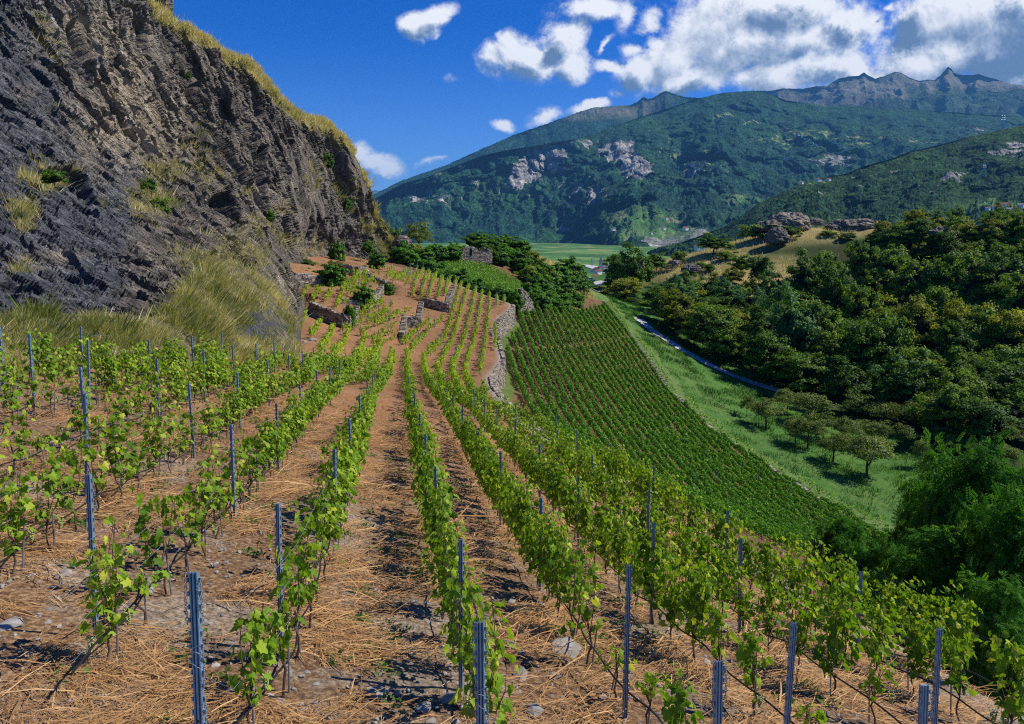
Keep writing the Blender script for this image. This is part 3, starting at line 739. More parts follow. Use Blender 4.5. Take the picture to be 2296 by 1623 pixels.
# ---------------------------------------------------------------- mountains, at their real distances
def relief(name, mat, x0, x1, nc, nr, sky, foot, Df, Ds, gam, label, amps, masks=None, seed=0, side=.35, z_am=None):
    xs = np.linspace(x0, x1, nc); tt = np.linspace(0, 1, nr)
    PX, TT = np.meshgrid(xs, tt, indexing='ij')
    yf = np.interp(xs, *zip(*foot)); ysk = np.interp(xs, *zip(*sky))
    PY = yf[:, None]+(ysk-yf)[:, None]*TT
    df = np.interp(xs, *zip(*Df)); ds = np.interp(xs, *zip(*Ds))
    D = df[:, None]+(ds-df)[:, None]*TT**gam
    px, py, D, T = PX.ravel(), PY.ravel(), D.ravel(), TT.ravel()
    s, t = ST(px, py)
    k = df.mean()
    Qn = np.stack([s*k, t*k*side, D*.25], -1)
    env = np.sin(np.clip(T, 0, 1)*math.pi)**.6
    for sc, am, oc, ridged in amps:
        D = D+am*env*fbm(Qn/sc, oc, .55, seed, ridged); seed += 7
    B = np.stack([s*D, D, t*D], -1)
    B[:, 2] += amps[-1][0]*(.10 if amps[-1][0] < 200 else .03)*vn(B/(amps[-1][0]*.12), seed)*sst(T, .02, .2)*np.where(T > .99, .6, 1)
    if z_am: B[:, 2] += z_am[1]*np.clip(env, 0, 1)*fbm(B/z_am[0], 5, .6, seed+3, True)*(T < .97); B[:, 0] += z_am[1]*.8*np.clip(env, 0, 1)*fbm(B/z_am[0]+9, 4, .6, seed+5)*(T < .97)
    Bg = B.reshape(nc, nr, 3); top = Bg[:, -1].copy(); w = []
    for back, drop in ((.03, .004), (.10, .05), (.25, .2)):
        q = top.copy(); q[:, 1] += back*D.max(); q[:, 0] *= 1+back*.5; q[:, 2] -= drop*D.max(); w.append(q[:, None])
    Bg = np.concatenate([Bg]+w, 1); R = nr+3
    ii = np.arange(nc*R).reshape(nc, R)
    F = np.stack([ii[:-1, :-1], ii[1:, :-1], ii[1:, 1:], ii[:-1, 1:]], -1).reshape(-1, 4)
    at = {}
    for m_ in ('rock', 'clear', 'alp', 'field'):
        a = np.zeros_like(px)
        for (c1, c2, rx, ry, wt_) in (masks or {}).get(m_, []): a = np.maximum(a, wt_*np.exp(-(((px-c1)/rx)**2+((py-c2)/ry)**2)**1.5))
        if callable((masks or {}).get(m_+'_f')): a = np.maximum(a, masks[m_+'_f'](px, py, T))
        a = a.reshape(nc, nr); at[m_] = np.concatenate([a, np.repeat(a[:, -1:], 3, 1)], 1).ravel()
    o = mk(name, Bg.reshape(-1, 3), F, [mat], at, smooth=True)
    tag(o, label, kind='structure'); return o
relief('mountain', M_MT_B, 500, 2500, 200, 40, [(500,420),(700,445),(780,430),(812,436),(845,425),(870,440),(2500,440)], [(0,520),(2500,520)], [(0,20000),(2500,20000)], [(0,26000),(2500,26000)], 1,
    'faint pale range far off at the left end of the valley', [(1500, 900, 4, True)], {'alp_f': lambda x, y, T: T*.8}, 3)
relief('mountain', M_MT_B, 560, 1700, 520, 90, [(560,500),(780,452),(835,437),(900,405),(1000,370),(1080,334),(1150,303),(1200,286),(1260,265),(1300,250),(1330,241),(1380,237),(1410,236),(1430,228),(1442,217),(1452,221),(1466,219),(1480,209),(1492,203),(1510,210),(1535,217),(1600,222),(1700,240)],
    [(0,500),(1700,430)], [(0,8000),(1700,10000)], [(0,10500),(1700,13000)], 1, 'dark forested ridge climbing from the valley to a bare rocky shoulder', [(900, 500, 4, True), (160, 60, 3, False)],
    {'alp': [(1370,248,110,16,1),(1450,222,40,18,1),(1300,262,50,9,.8)]}, 13)
relief('mountain', M_MT_A, 1480, 2620, 620, 120, [(1480,225),(1560,222),(1640,214),(1700,203),(1730,203),(1755,198),(1800,199),(1830,193),(1855,192),(1868,183),(1880,176),(1900,172),(1925,170),(1937,162),(1945,168),(1962,176),(1985,170),(2005,161),(2020,163),(2040,174),(2062,182),(2078,178),(2095,180),(2104,172),(2114,168),(2120,157),(2126,149),(2134,155),(2138,163),(2155,168),(2180,168),(2195,166),(2205,170),(2235,178),(2262,188),(2296,192),(2620,205)],
    [(1400,330),(2620,330)], [(1400,11000),(2620,10500)], [(1400,15000),(2620,14500)], 1, 'bare grey brown alpine peaks with a small rock horn under the clouds', [(1400, 1000, 4, True), (300, 110, 4, True)],
    {'alp_f': lambda x, y, T: 1-sst(y-np.interp(x, [1480, 1960, 2060, 2160, 2296, 2620], [260, 246, 212, 202, 206, 225])+10*vn(np.stack([x/22, y/14, 0*x], -1), 5), -8, 8)}, 23, side=.9, z_am=(900, 230))
relief('mountain', M_MT_B, 640, 2620, 1150, 300, [(640,520),(780,468),(840,446),(900,413),(960,396),(1020,372),(1080,349),(1140,336),(1200,326),(1250,318),(1290,312),(1340,297),(1380,282),(1420,268),(1460,255),(1500,242),(1560,222),(1620,208),(1690,203),(1730,212),(1760,224),(1800,231),(1850,238),(1910,236),(1970,241),(2040,243),(2100,249),(2200,256),(2296,262),(2620,285)],
    [(600,552),(1290,552),(1400,560),(1600,560),(2620,520)], [(600,5200),(1290,4900),(1420,3600),(1560,3300),(1700,3600),(2620,4200)], [(640,6500),(1000,7000),(1290,7400),(1500,9000),(1700,9800),(2620,9500)], 1.15,
    'big forested mountain with pale cliffs, clearings and hamlets across the valley', [(620, 900, 5, True), (190, 230, 4, True), (60, 60, 3, False)],
    {'rock': [(1215,350,44,34,1.25),(1185,385,40,34,1.1),(1240,345,34,22,1.1),(1160,410,24,24,.8),(1300,322,50,14,.6),(1250,395,20,26,.55),(1330,440,38,30,.6),(1395,350,34,30,1.1),(1425,385,36,30,1.15),(1370,345,30,22,.7),(950,437,34,22,.6),(1010,400,40,8,.3),(1000,460,44,22,.5),(1080,430,40,22,.32),(1140,440,60,16,.3),(1330,455,12,22,.8),
              (1860,368,54,14,.55),(1810,350,40,12,.3),(1550,400,30,6,.7),(2180,300,60,16,.35),(1290,455,30,18,.4),(1270,515,18,6,.6),(1880,385,40,20,.4),(1500,545,52,26,1),(1560,530,30,20,.9),(930,455,30,20,.5)],
     'clear': [(1640,262,60,10,.45),(1690,285,30,12,.5),(1800,312,110,24,.5),(1920,316,60,12,.5),(1760,330,60,14,.4),(1590,370,60,30,.4),(1530,350,60,22,.35),(1580,340,30,8,.5),(2050,320,60,10,.45),(940,378,26,5,.7),(1000,372,40,5,.5),(980,390,20,4,.6),(1500,330,60,14,.3),(1640,470,44,12,.2)],
     'field': [(1440,506,80,24,1),(1520,530,55,20,.7),(1400,530,30,18,1),(1650,452,34,12,1),(1690,455,24,8,.8),(1480,520,80,20,1),(2260,462,110,12,1)]}, 43, z_am=(420, 85))
relief('forest_hill', M_MT_C, 1380, 2650, 900, 220, [(1380,600),(1480,560),(1560,532),(1620,510),(1660,486),(1700,456),(1730,442),(1755,430),(1800,410),(1850,399),(1900,389),(1930,375),(1960,366),(2000,355),(2040,340),(2080,331),(2110,324),(2150,313),(2185,304),(2220,296),(2260,288),(2296,281),(2650,235)],
    [(1380,620),(1560,590),(1800,560),(2650,540)], [(1380,1900),(2650,1500)], [(1380,2300),(1700,2700),(2100,3400),(2650,3800)], 1.1,
    'wooded hill with pale rock scars rising on the right', [(300, 230, 5, True), (90, 90, 4, True), (34, 26, 3, False)],
    {'rock': [(2260,345,50,16,.6),(2130,408,44,14,.6),(2070,430,34,12,.45),(2010,390,20,7,.4),(2160,395,36,11,.4),(1930,430,60,12,.3),(2290,330,60,16,.6),(1850,440,30,8,.4)],
     'clear': [(1830,412,60,6,.35),(1900,400,60,6,.3)], 'field': [(2240,470,90,12,1)]}, 63, z_am=(220, 34))
# ---------------------------------------------------------------- dry stone walls, built of separate stones laid in courses
def stone_wall(name, pts, label, cat='wall', thick=.55, sw=.42, sh=.19, seed=1, group=None, topj=.05, window=None, jit=.035):
    """pts: list of (x, y, zbase, ztop)"""
    r = np.random.default_rng(seed); pts = np.array(pts, float); V = []; F = []; R = []; n = 0
    core = MB()
    for a, b in zip(pts[:-1], pts[1:]):
        d = b[:2]-a[:2]; L = np.hypot(*d)
        if L < .05: continue
        u = d/L; nrm = np.array([-u[1], u[0]])
        q = []
        for f, e in ((a, 0), (b, 0)):
            for sgn in (-1, 1):
                o = nrm*sgn*(thick/2-.09)
                q += [(f[0]+o[0], f[1]+o[1], f[2]-.6), (f[0]+o[0], f[1]+o[1], f[3]-.12)]
        if window is None:
            core.add(q, [(0,1,5,4),(2,6,7,3),(0,4,6,2),(1,3,7,5),(0,2,3,1),(4,5,7,6)])
        z0 = min(a[2], b[2])-.3; zt = max(a[3], b[3]); row = 0; z = z0
        while z < zt:
            h = sh*r.uniform(.75, 1.3); x = -r.uniform(0, sw)
            while x < L:
                w = sw*r.uniform(.5, 1.6); xm = min(max(x+w/2, 0), L); f = xm/L
                top = a[3]+(b[3]-a[3])*f+r.uniform(-topj, topj); bot = a[2]+(b[2]-a[2])*f-.35
                if z+h*.5 < top and z+h > bot and not (window and window[0] < xm < window[1] and window[2] < z-a[2] < window[3]):
                    c = a[:2]+u*xm
                    for sgn in ((-1, 1) if thick > .3 else (1,)):
                        dep = thick*.5*r.uniform(.8, 1.15)
                        bx = np.array([[i, j, k] for i in (-.5, .5) for j in (0, 1) for k in (-.5, .5)], float)
                        bx *= [min(w, L)*.97, dep*sgn, h*.95]; bx += r.uniform(-jit, jit, bx.shape)*[1, 1, .6]
                        P3 = np.zeros((8, 3)); P3[:, :2] = c+bx[:, :1]*u+bx[:, 1:2]*nrm; P3[:, 2] = z+h/2+bx[:, 2]
                        V.append(P3); F.append(np.array([(0,1,3,2),(4,6,7,5),(0,4,5,1),(2,3,7,6),(0,2,6,4),(1,5,7,3)])+n); n += 8
                        R += [r.random()]*8
                x += w
            z += h; row += 1
    o = mk(name, np.concatenate(V), np.concatenate(F), [M_WALL], {'rnd': R})
    tag(o, label, cat, group)
    if window is None: core.build('wall_core', M_MORTAR, o)
    return o
def wall_on_edge(y0, y1, label, seed, lift=.15, step=1.5, hfac=1.0):
    pts = []
    for y in np.arange(y0, y1+.01, step):
        x = float(XW(y)); zt = float(z_up(np.array([x-.6]), np.array([y]))[0])+lift; zb = float(z_low(np.array([x+.7]), np.array([y]))[0])
        pts.append((x+.12, y, min(zb, zt-.3), zt))
    return stone_wall('retaining_wall', pts, label, thick=.5, seed=seed, group='dry stone walls holding the vineyard terraces')
wall_on_edge(30, 66, 'long low stone edging along the drop beside the green grass strip', 3, lift=.04, step=2)
wall_on_edge(67, 92, 'tall broken retaining wall with a dark stair slot above the lower vineyard', 4, lift=.12)
wall_on_edge(92.5, 113, 'thin retaining wall seen edge-on between brown terrace and lower vineyard', 5)
wall_on_edge(113, 137, 'pale sloping retaining wall climbing to the ivy hedge corner', 6)
a, b, c = P(1164, 690, 146), P(1190, 684, 149), P(1180, 650, 149)
stone_wall('retaining_wall', [(a[0], a[1], a[2]-.5, P(1165, 646, 146)[2]), (P(1174, 688, 147)[0], 147, a[2]-.5, P(1174, 654, 147)[2]), (b[0], b[1], b[2]-.4, P(1190, 677, 149)[2])],
    'tall triangular wall end at the top corner of the lower vineyard', thick=1.2, seed=7, group='dry stone walls holding the vineyard terraces')
WL = {'w1': 'blackish shaded retaining wall with a sunlit corner beside the ivy column', 'w2': 'wall of the square terrace niche, dark at the back', 'w3': 'long wall between the two brown terraces, dark squared front end',
 'w4': 'pale wall bending round the round clipped bush', 'w5': 'dark stone wall under ivy at the cliff foot', 'w6': 'low crumbling wall below the highest ivy patch', 'w7': 'tumbled grey rubble wall on the upper terrace'}
for k, (nm, pl, h, fall) in enumerate(TW):
    pts = []
    for a, b in zip(pl[:-1], pl[1:]):
        m_ = max(2, int(np.hypot(*(b-a)[:2])/1.5)+1)
        for f in np.linspace(0, 1, m_)[(0 if len(pts) == 0 else 1):]:
            q = a+(b-a)*f; zb = float(rb_up(np.array([q[:2]]))[0]); pts.append((q[0], q[1], zb-.2, zb+h+.02))
    stone_wall('retaining_wall', pts, WL[nm], thick=.72, seed=20+k, group='dry stone walls holding the vineyard terraces', topj=.07)
# narrow wall band along the right edge of the lower vineyard
pts = []
for y in np.arange(98, 214, 2.0):
    x = float(lower_right_edge(y))+.6; z = zg1(x, y); pts.append((x, y, z-.2, z+.45+.15*math.sin(y*.8)))
pts2 = [p for p in pts if 98 <= p[1] <= 112]; pts3 = [p for p in pts if p[1] > 118]
stone_wall('field_wall', pts2, 'short low pale wall at the near right edge of the lower vineyard', thick=.6, seed=40, group='low walls between lower vineyard and meadow')
stone_wall('field_wall', pts3, 'long low pale wall between the lower vineyard and the meadow', thick=.6, seed=41, group='low walls between lower vineyard and meadow')

# ruined hut
hut = empty('ruined_hut', P(1065, 578, 188))
tag(hut, 'roofless ruined stone hut with a slit window above the green vineyard mound', 'ruin')
HY = lambda x: 188+max(0, x-x0)*.55
x0, x1, zb = P(1030, 578, 188)[0], P(1100, 578, 188)[0], P(1060, 580, 188)[2]
z1 = P(1060, 553, 188)[2]
w = stone_wall('hut_wall', [(x0, 188, zb-1, zb+1.2), (x0+1.4, HY(x0+1.4), zb-1, z1), (x0+3.2, HY(x0+3.2), zb-1, z1)], 'x', seed=51, thick=.5, sw=.4, sh=.2)
parts = [w, stone_wall('hut_wall', [(x0+3.2, HY(x0+3.2), zb-1, z1-.15), (x0+4.1, HY(x0+4.1), zb-1, z1-.3), (x0+5.2, HY(x0+5.2), zb-1, z1-1.3), (x0+6.6, HY(x0+6.6), zb-1, z1-1.5), (x1, HY(x1), zb-1, z1-.9)], 'x', seed=52, thick=.5, sw=.4, sh=.2, window=(-1, -1, 0, 0)),
    stone_wall('hut_wall', [(x1, HY(x1), zb-1, z1-.9), (x1-2.2, HY(x1)+4, zb-1, z1-.3)], 'x', seed=53, thick=.5, sw=.4, sh=.2)]
for p_ in parts:
    for k_ in ('label', 'category', 'group'):
        if k_ in p_: del p_[k_]
    p_.location = -hut.location; kid(hut, p_)
mbw = MB(); mbw.box((x0+2.9, HY(x0+2.9)-.3, zb+1.7), (.5, .25, 1.7)); wi = mbw.build('window_opening', flat_mat('dark_interior', (.02, .025, .015), 1)); wi.location = -hut.location; kid(hut, wi)

# castle tower on the crag
tw = P(352, 10, 128); ta, tb = P(318, 30, 133), P(380, 40, 128)
tower = stone_wall('castle_tower', [(P(290, 20, 140)[0], 140, ta[2]-3, ta[2]+16), (tb[0], 128, tb[2]-3, tb[2]+16), (P(366, 30, 137)[0], 137, tb[2]-3, tb[2]+16)],
    'corner of a tall stone castle tower on top of the cliff', 'tower', thick=1.2, sw=.5, sh=.3, seed=60, topj=.05)
wd = MB(); q = P(356, 14, 129); wd.box((q[0], 130.1, q[2]), (.35, .5, 1.6), .3); kid(tower, wd.build('slit_window', flat_mat('window_dark', (.02, .02, .02), .5)))
# ---------------------------------------------------------------- leaves
LOUT = [(0, 0), (-.30, -.14), (-.52, .05), (-.42, .30), (-.60, .52), (-.30, .60), (-.20, .82), (0, 1.02), (.20, .82), (.30, .60), (.60, .52), (.42, .30), (.52, .05), (.30, -.14)]
LV = np.array([(0, .38, .10)]+[(x, y, -.16*abs(x)-.12*max(0, y-.5)+(.05 if i % 2 else 0)) for i, (x, y) in enumerate(LOUT)])
LF = np.array([(0, i+1, (i+1) % 14+1) for i in range(14)])
SV = np.array([(0, -.05, 0), (-.48, .25, -.08), (-.30, .72, -.05), (0, 1, -.1), (.30, .72, -.05), (.48, .25, -.08)]); SF4 = np.array([(0, 3, 2, 1), (0, 5, 4, 3)])
CARD = np.array([(0, 0, 0), (-.42, .5, .08), (0, 1, 0), (.42, .5, .08)]); CARDF = np.array([(0, 3, 2, 1)])
def scatter(tv, tf, pos_, tip, nrm, size, rnd):
    """copies of a leaf template; tip = direction of its tip, nrm = rough facing"""
    tip = tip/(np.linalg.norm(tip, axis=1)[:, None]+1e-9); x = np.cross(tip, nrm); x /= np.linalg.norm(x, axis=1)[:, None]+1e-9
    z = np.cross(x, tip); M = np.stack([x, tip, z], 1)*size[:, None, None]
    V = (tv[None]@M)+pos_[:, None]; n, k = len(pos_), len(tv)
    F = (tf[None]+(np.arange(n)*k)[:, None, None]).reshape(-1, tf.shape[1])
    return V.reshape(-1, 3), F, np.repeat(rnd, k)
def vine_points(r, H, n, wid, spread, low=.35, dense=1.0):
    shoots = [(r.uniform(-spread, spread), r.normal(0, wid*.4), r.uniform(low, low+.35), r.uniform(.72, 1.0)*H) for _ in range(max(3, int(n/13)))]
    pts = []; paths = []
    for (sx, sy, z0, z1) in shoots:
        cx, cy = r.normal(0, .10), r.normal(0, wid*.5); paths.append((sx*.5, sy*.3, z0, sx, sy, z1, cx, cy))
    for i in range(n):
        p = paths[r.integers(len(paths))]; t = r.random()**.85
        z = p[2]+(p[5]-p[2])*t if p[5] > p[2] else p[2]
        pts.append((p[1]+(p[4]-p[1])*t+p[7]*math.sin(t*3)+r.normal(0, wid*.45), p[0]+(p[3]-p[0])*t+p[6]*math.sin(t*3)+r.normal(0, .06), z))
    return np.array(pts), paths
def vine_mesh(seed, H, n, wid=.20, spread=.42, size=.108, simple=False, low=.3):
    r = np.random.default_rng(seed); pts, paths = vine_points(r, H, n, wid, spread, low)
    tip = np.stack([r.normal(0, .6, n)+np.sign(pts[:, 0])*.5, r.normal(0, .5, n), -r.uniform(.4, 1.6, n)], -1)
    nr = np.stack([np.sign(pts[:, 0]+r.normal(0, .15, n))*r.uniform(.4, 1.3, n), r.normal(0, .7, n), r.uniform(-.1, 1.2, n)], -1)
    sz = size*r.uniform(.6, 1.25, n)*np.where(pts[:, 2] > H*.85, .75, 1)
    yel = np.clip(r.beta(1.6, 2.6, n)+(.18*(pts[:, 2]/max(H, .1)-.4)), 0, 1)
    return scatter(SV if simple else LV, SF4 if simple else LF, pts, tip, nr, sz, yel), paths, r
def build_vine(seed, H, n, grapes, spread=.42):
    root = empty('grapevine')
    (V, F, R), paths, r = vine_mesh(seed, H, n, spread=spread)
    kid(root, mk('foliage', V, F, [M_VINE], {'rnd': R}))
    mb = MB(); zz = .55
    wob = [(r.normal(0, .02), r.normal(0, .03), z) for z in np.linspace(-.1, zz, 6)]
    mb.tube(wob, [.017, .015, .014, .014, .012, .010], 6)
    for p in paths[:9]:
        t = np.linspace(0, 1, 6)
        if p[5] <= p[2]+.05: continue
        pp = np.stack([p[1]+(p[4]-p[1])*t+p[7]*np.sin(t*3), p[0]+(p[3]-p[0])*t+p[6]*np.sin(t*3), p[2]+(p[5]-p[2])*t], -1)
        pp[0] = wob[-2]; mb.tube(pp, np.linspace(.007, .003, 6), 4, False)
    mb.build('trunk', M_BARK, root)
    for g_ in range(grapes):
        gm = MB(); c = np.array([r.normal(0, .1), r.uniform(-.3, .3), r.uniform(.45, .7)])
        ico = [(0,0,1),(.89,0,.45),(.28,.85,.45),(-.72,.53,.45),(-.72,-.53,.45),(.28,-.85,.45),(.72,.53,-.45),(-.28,.85,-.45),(-.89,0,-.45),(-.28,-.85,-.45),(.72,-.53,-.45),(0,0,-1)]
        fc = [(0,1,2),(0,2,3),(0,3,4),(0,4,5),(0,5,1),(1,6,2),(2,7,3),(3,8,4),(4,9,5),(5,10,1),(6,7,2),(7,8,3),(8,9,4),(9,10,5),(10,6,1),(11,7,6),(11,8,7),(11,9,8),(11,10,9),(11,6,10)]
        for b_ in range(60):
            t = r.random(); rr = .042*(1-t*.75); an = r.uniform(0, 6.28)
            q = c+[rr*math.cos(an), rr*math.sin(an), -.17*t]
            gm.add(np.array(ico)*.0115+q, fc)
        gm.build('grape_bunch', M_GRAPE, root, smooth=True)
    return root
KINDS = {'big': [build_vine(100+i, 1.85, 230, 2, .42) for i in range(5)], 'mid': [build_vine(120+i, 1.65, 110, 2, .30) for i in range(4)],
         'thin': [build_vine(140+i, 1.7, 60, 1, .13) for i in range(4)], 'young': [build_vine(160+i, .8, 24, 0, .12) for i in range(4)]}
used = set()
def place(proto, loc, rz, sc=(1, 1, 1)):
    o = proto if proto.name not in used else copy_tree(proto)
    used.add(proto.name); o.location = loc; o.rotation_euler = (0, 0, rz); o.scale = sc
    return o

# ---------------------------------------------------------------- posts, stakes, chains
def post_mesh(h, w, name='vineyard_post'):
    # corrugated channel profile
    prof = []
    xs = np.linspace(-w/2, w/2, 13)
    for i, x in enumerate(xs): prof.append((x, (-.012 if i % 4 in (1, 2, 3) else .004)-(.0 if 1 < i < 11 else -.018)))
    out = prof+[(x, y+.006) for x, y in prof[::-1]]
    mb = MB(); n = len(out)
    V = [(x, y, -.3) for x, y in out]+[(x, y, h) for x, y in out]
    F = [(i, (i+1) % n, n+(i+1) % n, n+i) for i in range(n)]
    k = len(prof)
    F += [(n+i, n+i+1, n+2*k-2-i, n+2*k-1-i) for i in range(k-1)]
    mb.add(V, F)
    for z in np.arange(.25, h-.02, .11):
        for sx in (-1, 1): mb.box((sx*(w/2+.004), .012, z), (.012, .014, .035))
    hole = MB()
    for z in np.arange(.2, h, .18): hole.box((0, -.0135, z), (.008, .004, .012))
    return mb, hole
HOLE = flat_mat('punched_hole', (.015, .017, .02), .8)
def make_post(h, w):
    root = empty('vineyard_post'); a, b = post_mesh(h, w)
    a.build('steel_profile', M_STEEL, root); return root
post0 = make_post(1.86, .062)
def chain_mb(pts):
    mb = MB(); pts = np.array(pts, float); L = np.concatenate([[0], np.cumsum(np.linalg.norm(np.diff(pts, axis=0), axis=1))])
    n = int(L[-1]/.026)
    for i in range(n):
        s = (i+.5)*L[-1]/n; p = np.array([np.interp(s, L, pts[:, j]) for j in range(3)]); q = np.array([np.interp(min(s+.01, L[-1]), L, pts[:, j]) for j in range(3)])
        t = q-p; t = t/np.linalg.norm(t) if np.linalg.norm(t) > 1e-6 else np.array([0, 0, -1.0])
        ref = np.array([1.0, 0, 0]) if i % 2 else np.array([0, 1.0, .1]); b_ = np.cross(t, ref); b_ /= np.linalg.norm(b_)+1e-9
        th = np.linspace(0, 2*math.pi, 9)[:-1]
        loop = [p+t*.019*math.cos(a)+b_*.010*math.sin(a) for a in th]; loop.append(loop[0])
        mb.tube(loop, .0032, 4, False)
    return mb
post_spots = []          # (x, y, label)
sidename = lambda i: ('row beside the bare aisle' if i == 0 else ('%s row %s of the centre row' % (['first', 'second', 'third', 'fourth', 'fifth', 'sixth', 'seventh', 'eighth'][abs(i)-1], 'left' if i < 0 else 'right')))
def rowx(i, y): return -.6+1.92*i-.16*(y-8.2)+.0011*np.maximum(y-20, 0)**2*np.sign(i)*(.25 if i > 0 else .0)
def end_post(x, y, top_z, lean, label, chains=True, w=.075):
    h = 1.75; root = empty('vineyard_post', (x, y, top_z-h+.0))
    a, b = post_mesh(h, w); a.build('steel_profile', M_STEEL, root); root.rotation_euler = (rad(lean), 0, rad(8))
    if chains:
        for k, (sx, z0, z1) in enumerate([(-1, h, h-.42), (1, h-.05, h-.34), (1, h-.62, h-.95), (1, h-1.05, h-1.35)]):
            chain_mb([(sx*(w/2+.012), -.005, z0), (sx*(w/2+.02), -.012, (z0+z1)/2), (sx*(w/2+.014), -.008, z1)]).build('chain', M_WIRE, root)
        wr = MB(); ang = np.linspace(0, 6*math.pi, 40)
        wr.tube([((w/2+.012)*math.cos(t), .02*math.sin(t), h-.55-.012*t+.03*math.sin(t*1.3)) for t in ang], .0022, 4, False); wr.build('wrapped_wire', M_WIRE, root)
    tag(root, label, 'post', 'end posts of the trellis rows'); return root
ends = [(-1, P(428, 1290, 5.5), 'chunky grey end post hung with two chains, nearest post left of centre'), (0, P(1078, 1402, 6.0), 'short looking end post with chains at bottom centre'),
        (1, P(1620, 1490, 6.0), 'end post with chains cut by the bottom edge right of centre'), (2, P(2086, 1545, 6.1), 'end post barely rising above the bottom edge at far right')]
END = {}
for i, q, lb in ends:
    end_post(q[0], q[1], q[2], -2, lb, w=.085); END[i] = q
EXPL = {-2: [(7.9, 212), (13, 475), (18, 592), (21.5, 663), (29, 736)], -3: [(12.7, 214)], -4: [(15.4, 222)], -5: [(15.8, 28)], -1: [(8.4, 628)], 0: [(8.2, 1032)], 1: [(8.2, 1406)], 2: [(7.2, 1772)], 3: [(8.2, 2113)]}
ROWS = range(-6, 9)
posts = []
for i in ROWS:
    y0 = EXPL.get(i, [(9.5+abs(i)*.8, 0)])[0][0]
    for k in range(60):
        y = y0+5.2*k+(0 if k == 0 else .3*math.sin(i*3+k))
        x = float(rowx(i, y))
        if k == 0 and i in EXPL: x = float(P(EXPL[i][0][1], 1400, y)[0])
        if y > 44 or x > XW(y)-.3 or x < LX(y)+.5 or abs(x/y) > .75: continue
        posts.append((i, k, x, y))
for i, x, y in [(4, P(2105, 1400, 14)[0], 14.0), (1, P(1452, 1400, 15.6)[0], 15.6), (-3, P(75, 900, 19)[0], 19)]:
    posts.append((i, 50, x, y))
ONES = ['first', 'second', 'third', 'fourth', 'fifth', 'sixth', 'seventh', 'eighth', 'ninth', 'tenth', 'eleventh', 'twelfth', 'thirteenth', 'fourteenth', 'fifteenth', 'sixteenth', 'seventeenth', 'eighteenth', 'nineteenth']
TENS = ['', '', 'twent', 'thirt', 'fort', 'fift', 'sixt', 'sevent', 'eight', 'ninet']
def nth(n):
    n += 1
    if n > 99: return 'hundred-and-'+nth(n-101) if n > 100 else 'hundredth'
    if n < 20: return ONES[n-1]
    return TENS[n//10]+('ieth' if n % 10 == 0 else 'y-'+ONES[n % 10-1])
posts.sort(key=lambda p: (p[0], p[3])); cnt = {}
for (i, k, x, y) in posts:
    c_ = cnt.get(i, 0); cnt[i] = c_+1
    z = zg1(x, y); r_ = np.random.default_rng(int(abs(x*71+y*113)))
    o = place(post0, (x, y, z), r_.uniform(-.1, .15)); o.rotation_euler = (r_.normal(0, .012), r_.normal(0, .015), r_.uniform(-.1, .2))
    o.scale = (1, 1, r_.uniform(.96, 1.06))
    tag(o, 'slim galvanised post, %s in the %s' % (nth(c_), sidename(i)), 'post', 'line posts of the near trellis rows')

# ---------------------------------------------------------------- rows: wires, hoses, vines
near_vines = []
for i in ROWS:
    ystart = END[i][1] if i in END else (6.5 if i < 0 else 8.5)
    yv = np.arange(ystart, 44, .5)
    xv = rowx(i, yv); ok = (xv < XW(yv)-.2) & (xv > LX(yv)+.3)
    if i in END:
        f = np.clip((yv-ystart)/3, 0, 1); xv = END[i][0]*(1-f)+xv*f
    yv, xv = yv[ok], xv[ok]
    if len(yv) < 6: continue
    zv = zg(xv, yv)
    if i in END: zv[0] = END[i][2]-1.6
    for k, hgt in enumerate((.42, .78, 1.12, 1.5)):
        mb = MB(); mb.tube(np.stack([xv+(.03 if k % 2 else -.03), yv, zv+hgt+.015*np.sin(yv*2)], -1), .0019, 4, False)
        o = mb.build('trellis_wire', M_WIRE); tag(o, '%s thin steel wire of the %s' % (['lowest', 'second lowest', 'third', 'topmost'][k], sidename(i)), 'wire', 'thin wires strung between the vineyard posts')
    yh = np.linspace(yv[0], yv[-1], len(yv)*3); r_ = np.random.default_rng(300+i)
    ph = r_.uniform(0, 6)
    mb = MB(); mb.tube(np.stack([np.interp(yh, yv, xv)+.02*np.sin(yh*2.3+ph)+.015*np.sin(yh*5), yh, np.interp(yh, yv, zv)+.36+.035*np.sin(yh*3.3+ph)+.03*np.sin(yh*1.3)], -1), .013, 6)
    o = mb.build('irrigation_hose', M_HOSE, smooth=True); tag(o, 'black drip hose sagging along the %s' % sidename(i), 'hose', 'black drip hoses along the trellis rows')
    y = yv[0]+.9
    while y < yv[-1]:
        near_vines.append((i, y, float(np.interp(y, yv, xv)))); y += .92+r_.uniform(-.06, .06)
near_vines = [v for v in near_vines if abs(v[2]/v[1]) < .78]
near_vines.sort(key=lambda v: v[1])
def kind_of(i, y, r):
    u = r.random()
    if i < 0:
        lim = {-1: 11.5, -2: 17}.get(i, 21)
        if y < lim: return 'young' if u < .36 else ('thin' if u < .86 else 'mid')
        return 'thin' if u < .25 else ('mid' if u < .65 else 'big')
    if i == 0: return ('thin' if u < .5 else 'mid') if y < 9.5 else ('mid' if u < .6 else 'big')
    lim = [0, 10.5, 10, 9.5, 11, 12, 13, 14, 14][i]
    if y < lim: return 'young' if u < .4 else ('thin' if u < .7 else 'mid')
    return 'mid' if u < .3 else 'big'
WORD = {'big': 'full leafy grapevine', 'mid': 'medium leafy grapevine', 'thin': 'thin sparse grapevine', 'young': 'small young grapevine'}
ind, rest = near_vines[:250], near_vines[250:]
zz = zg(np.array([v[2] for v in ind]), np.array([v[1] for v in ind]))
vcount = {}
stake0 = None
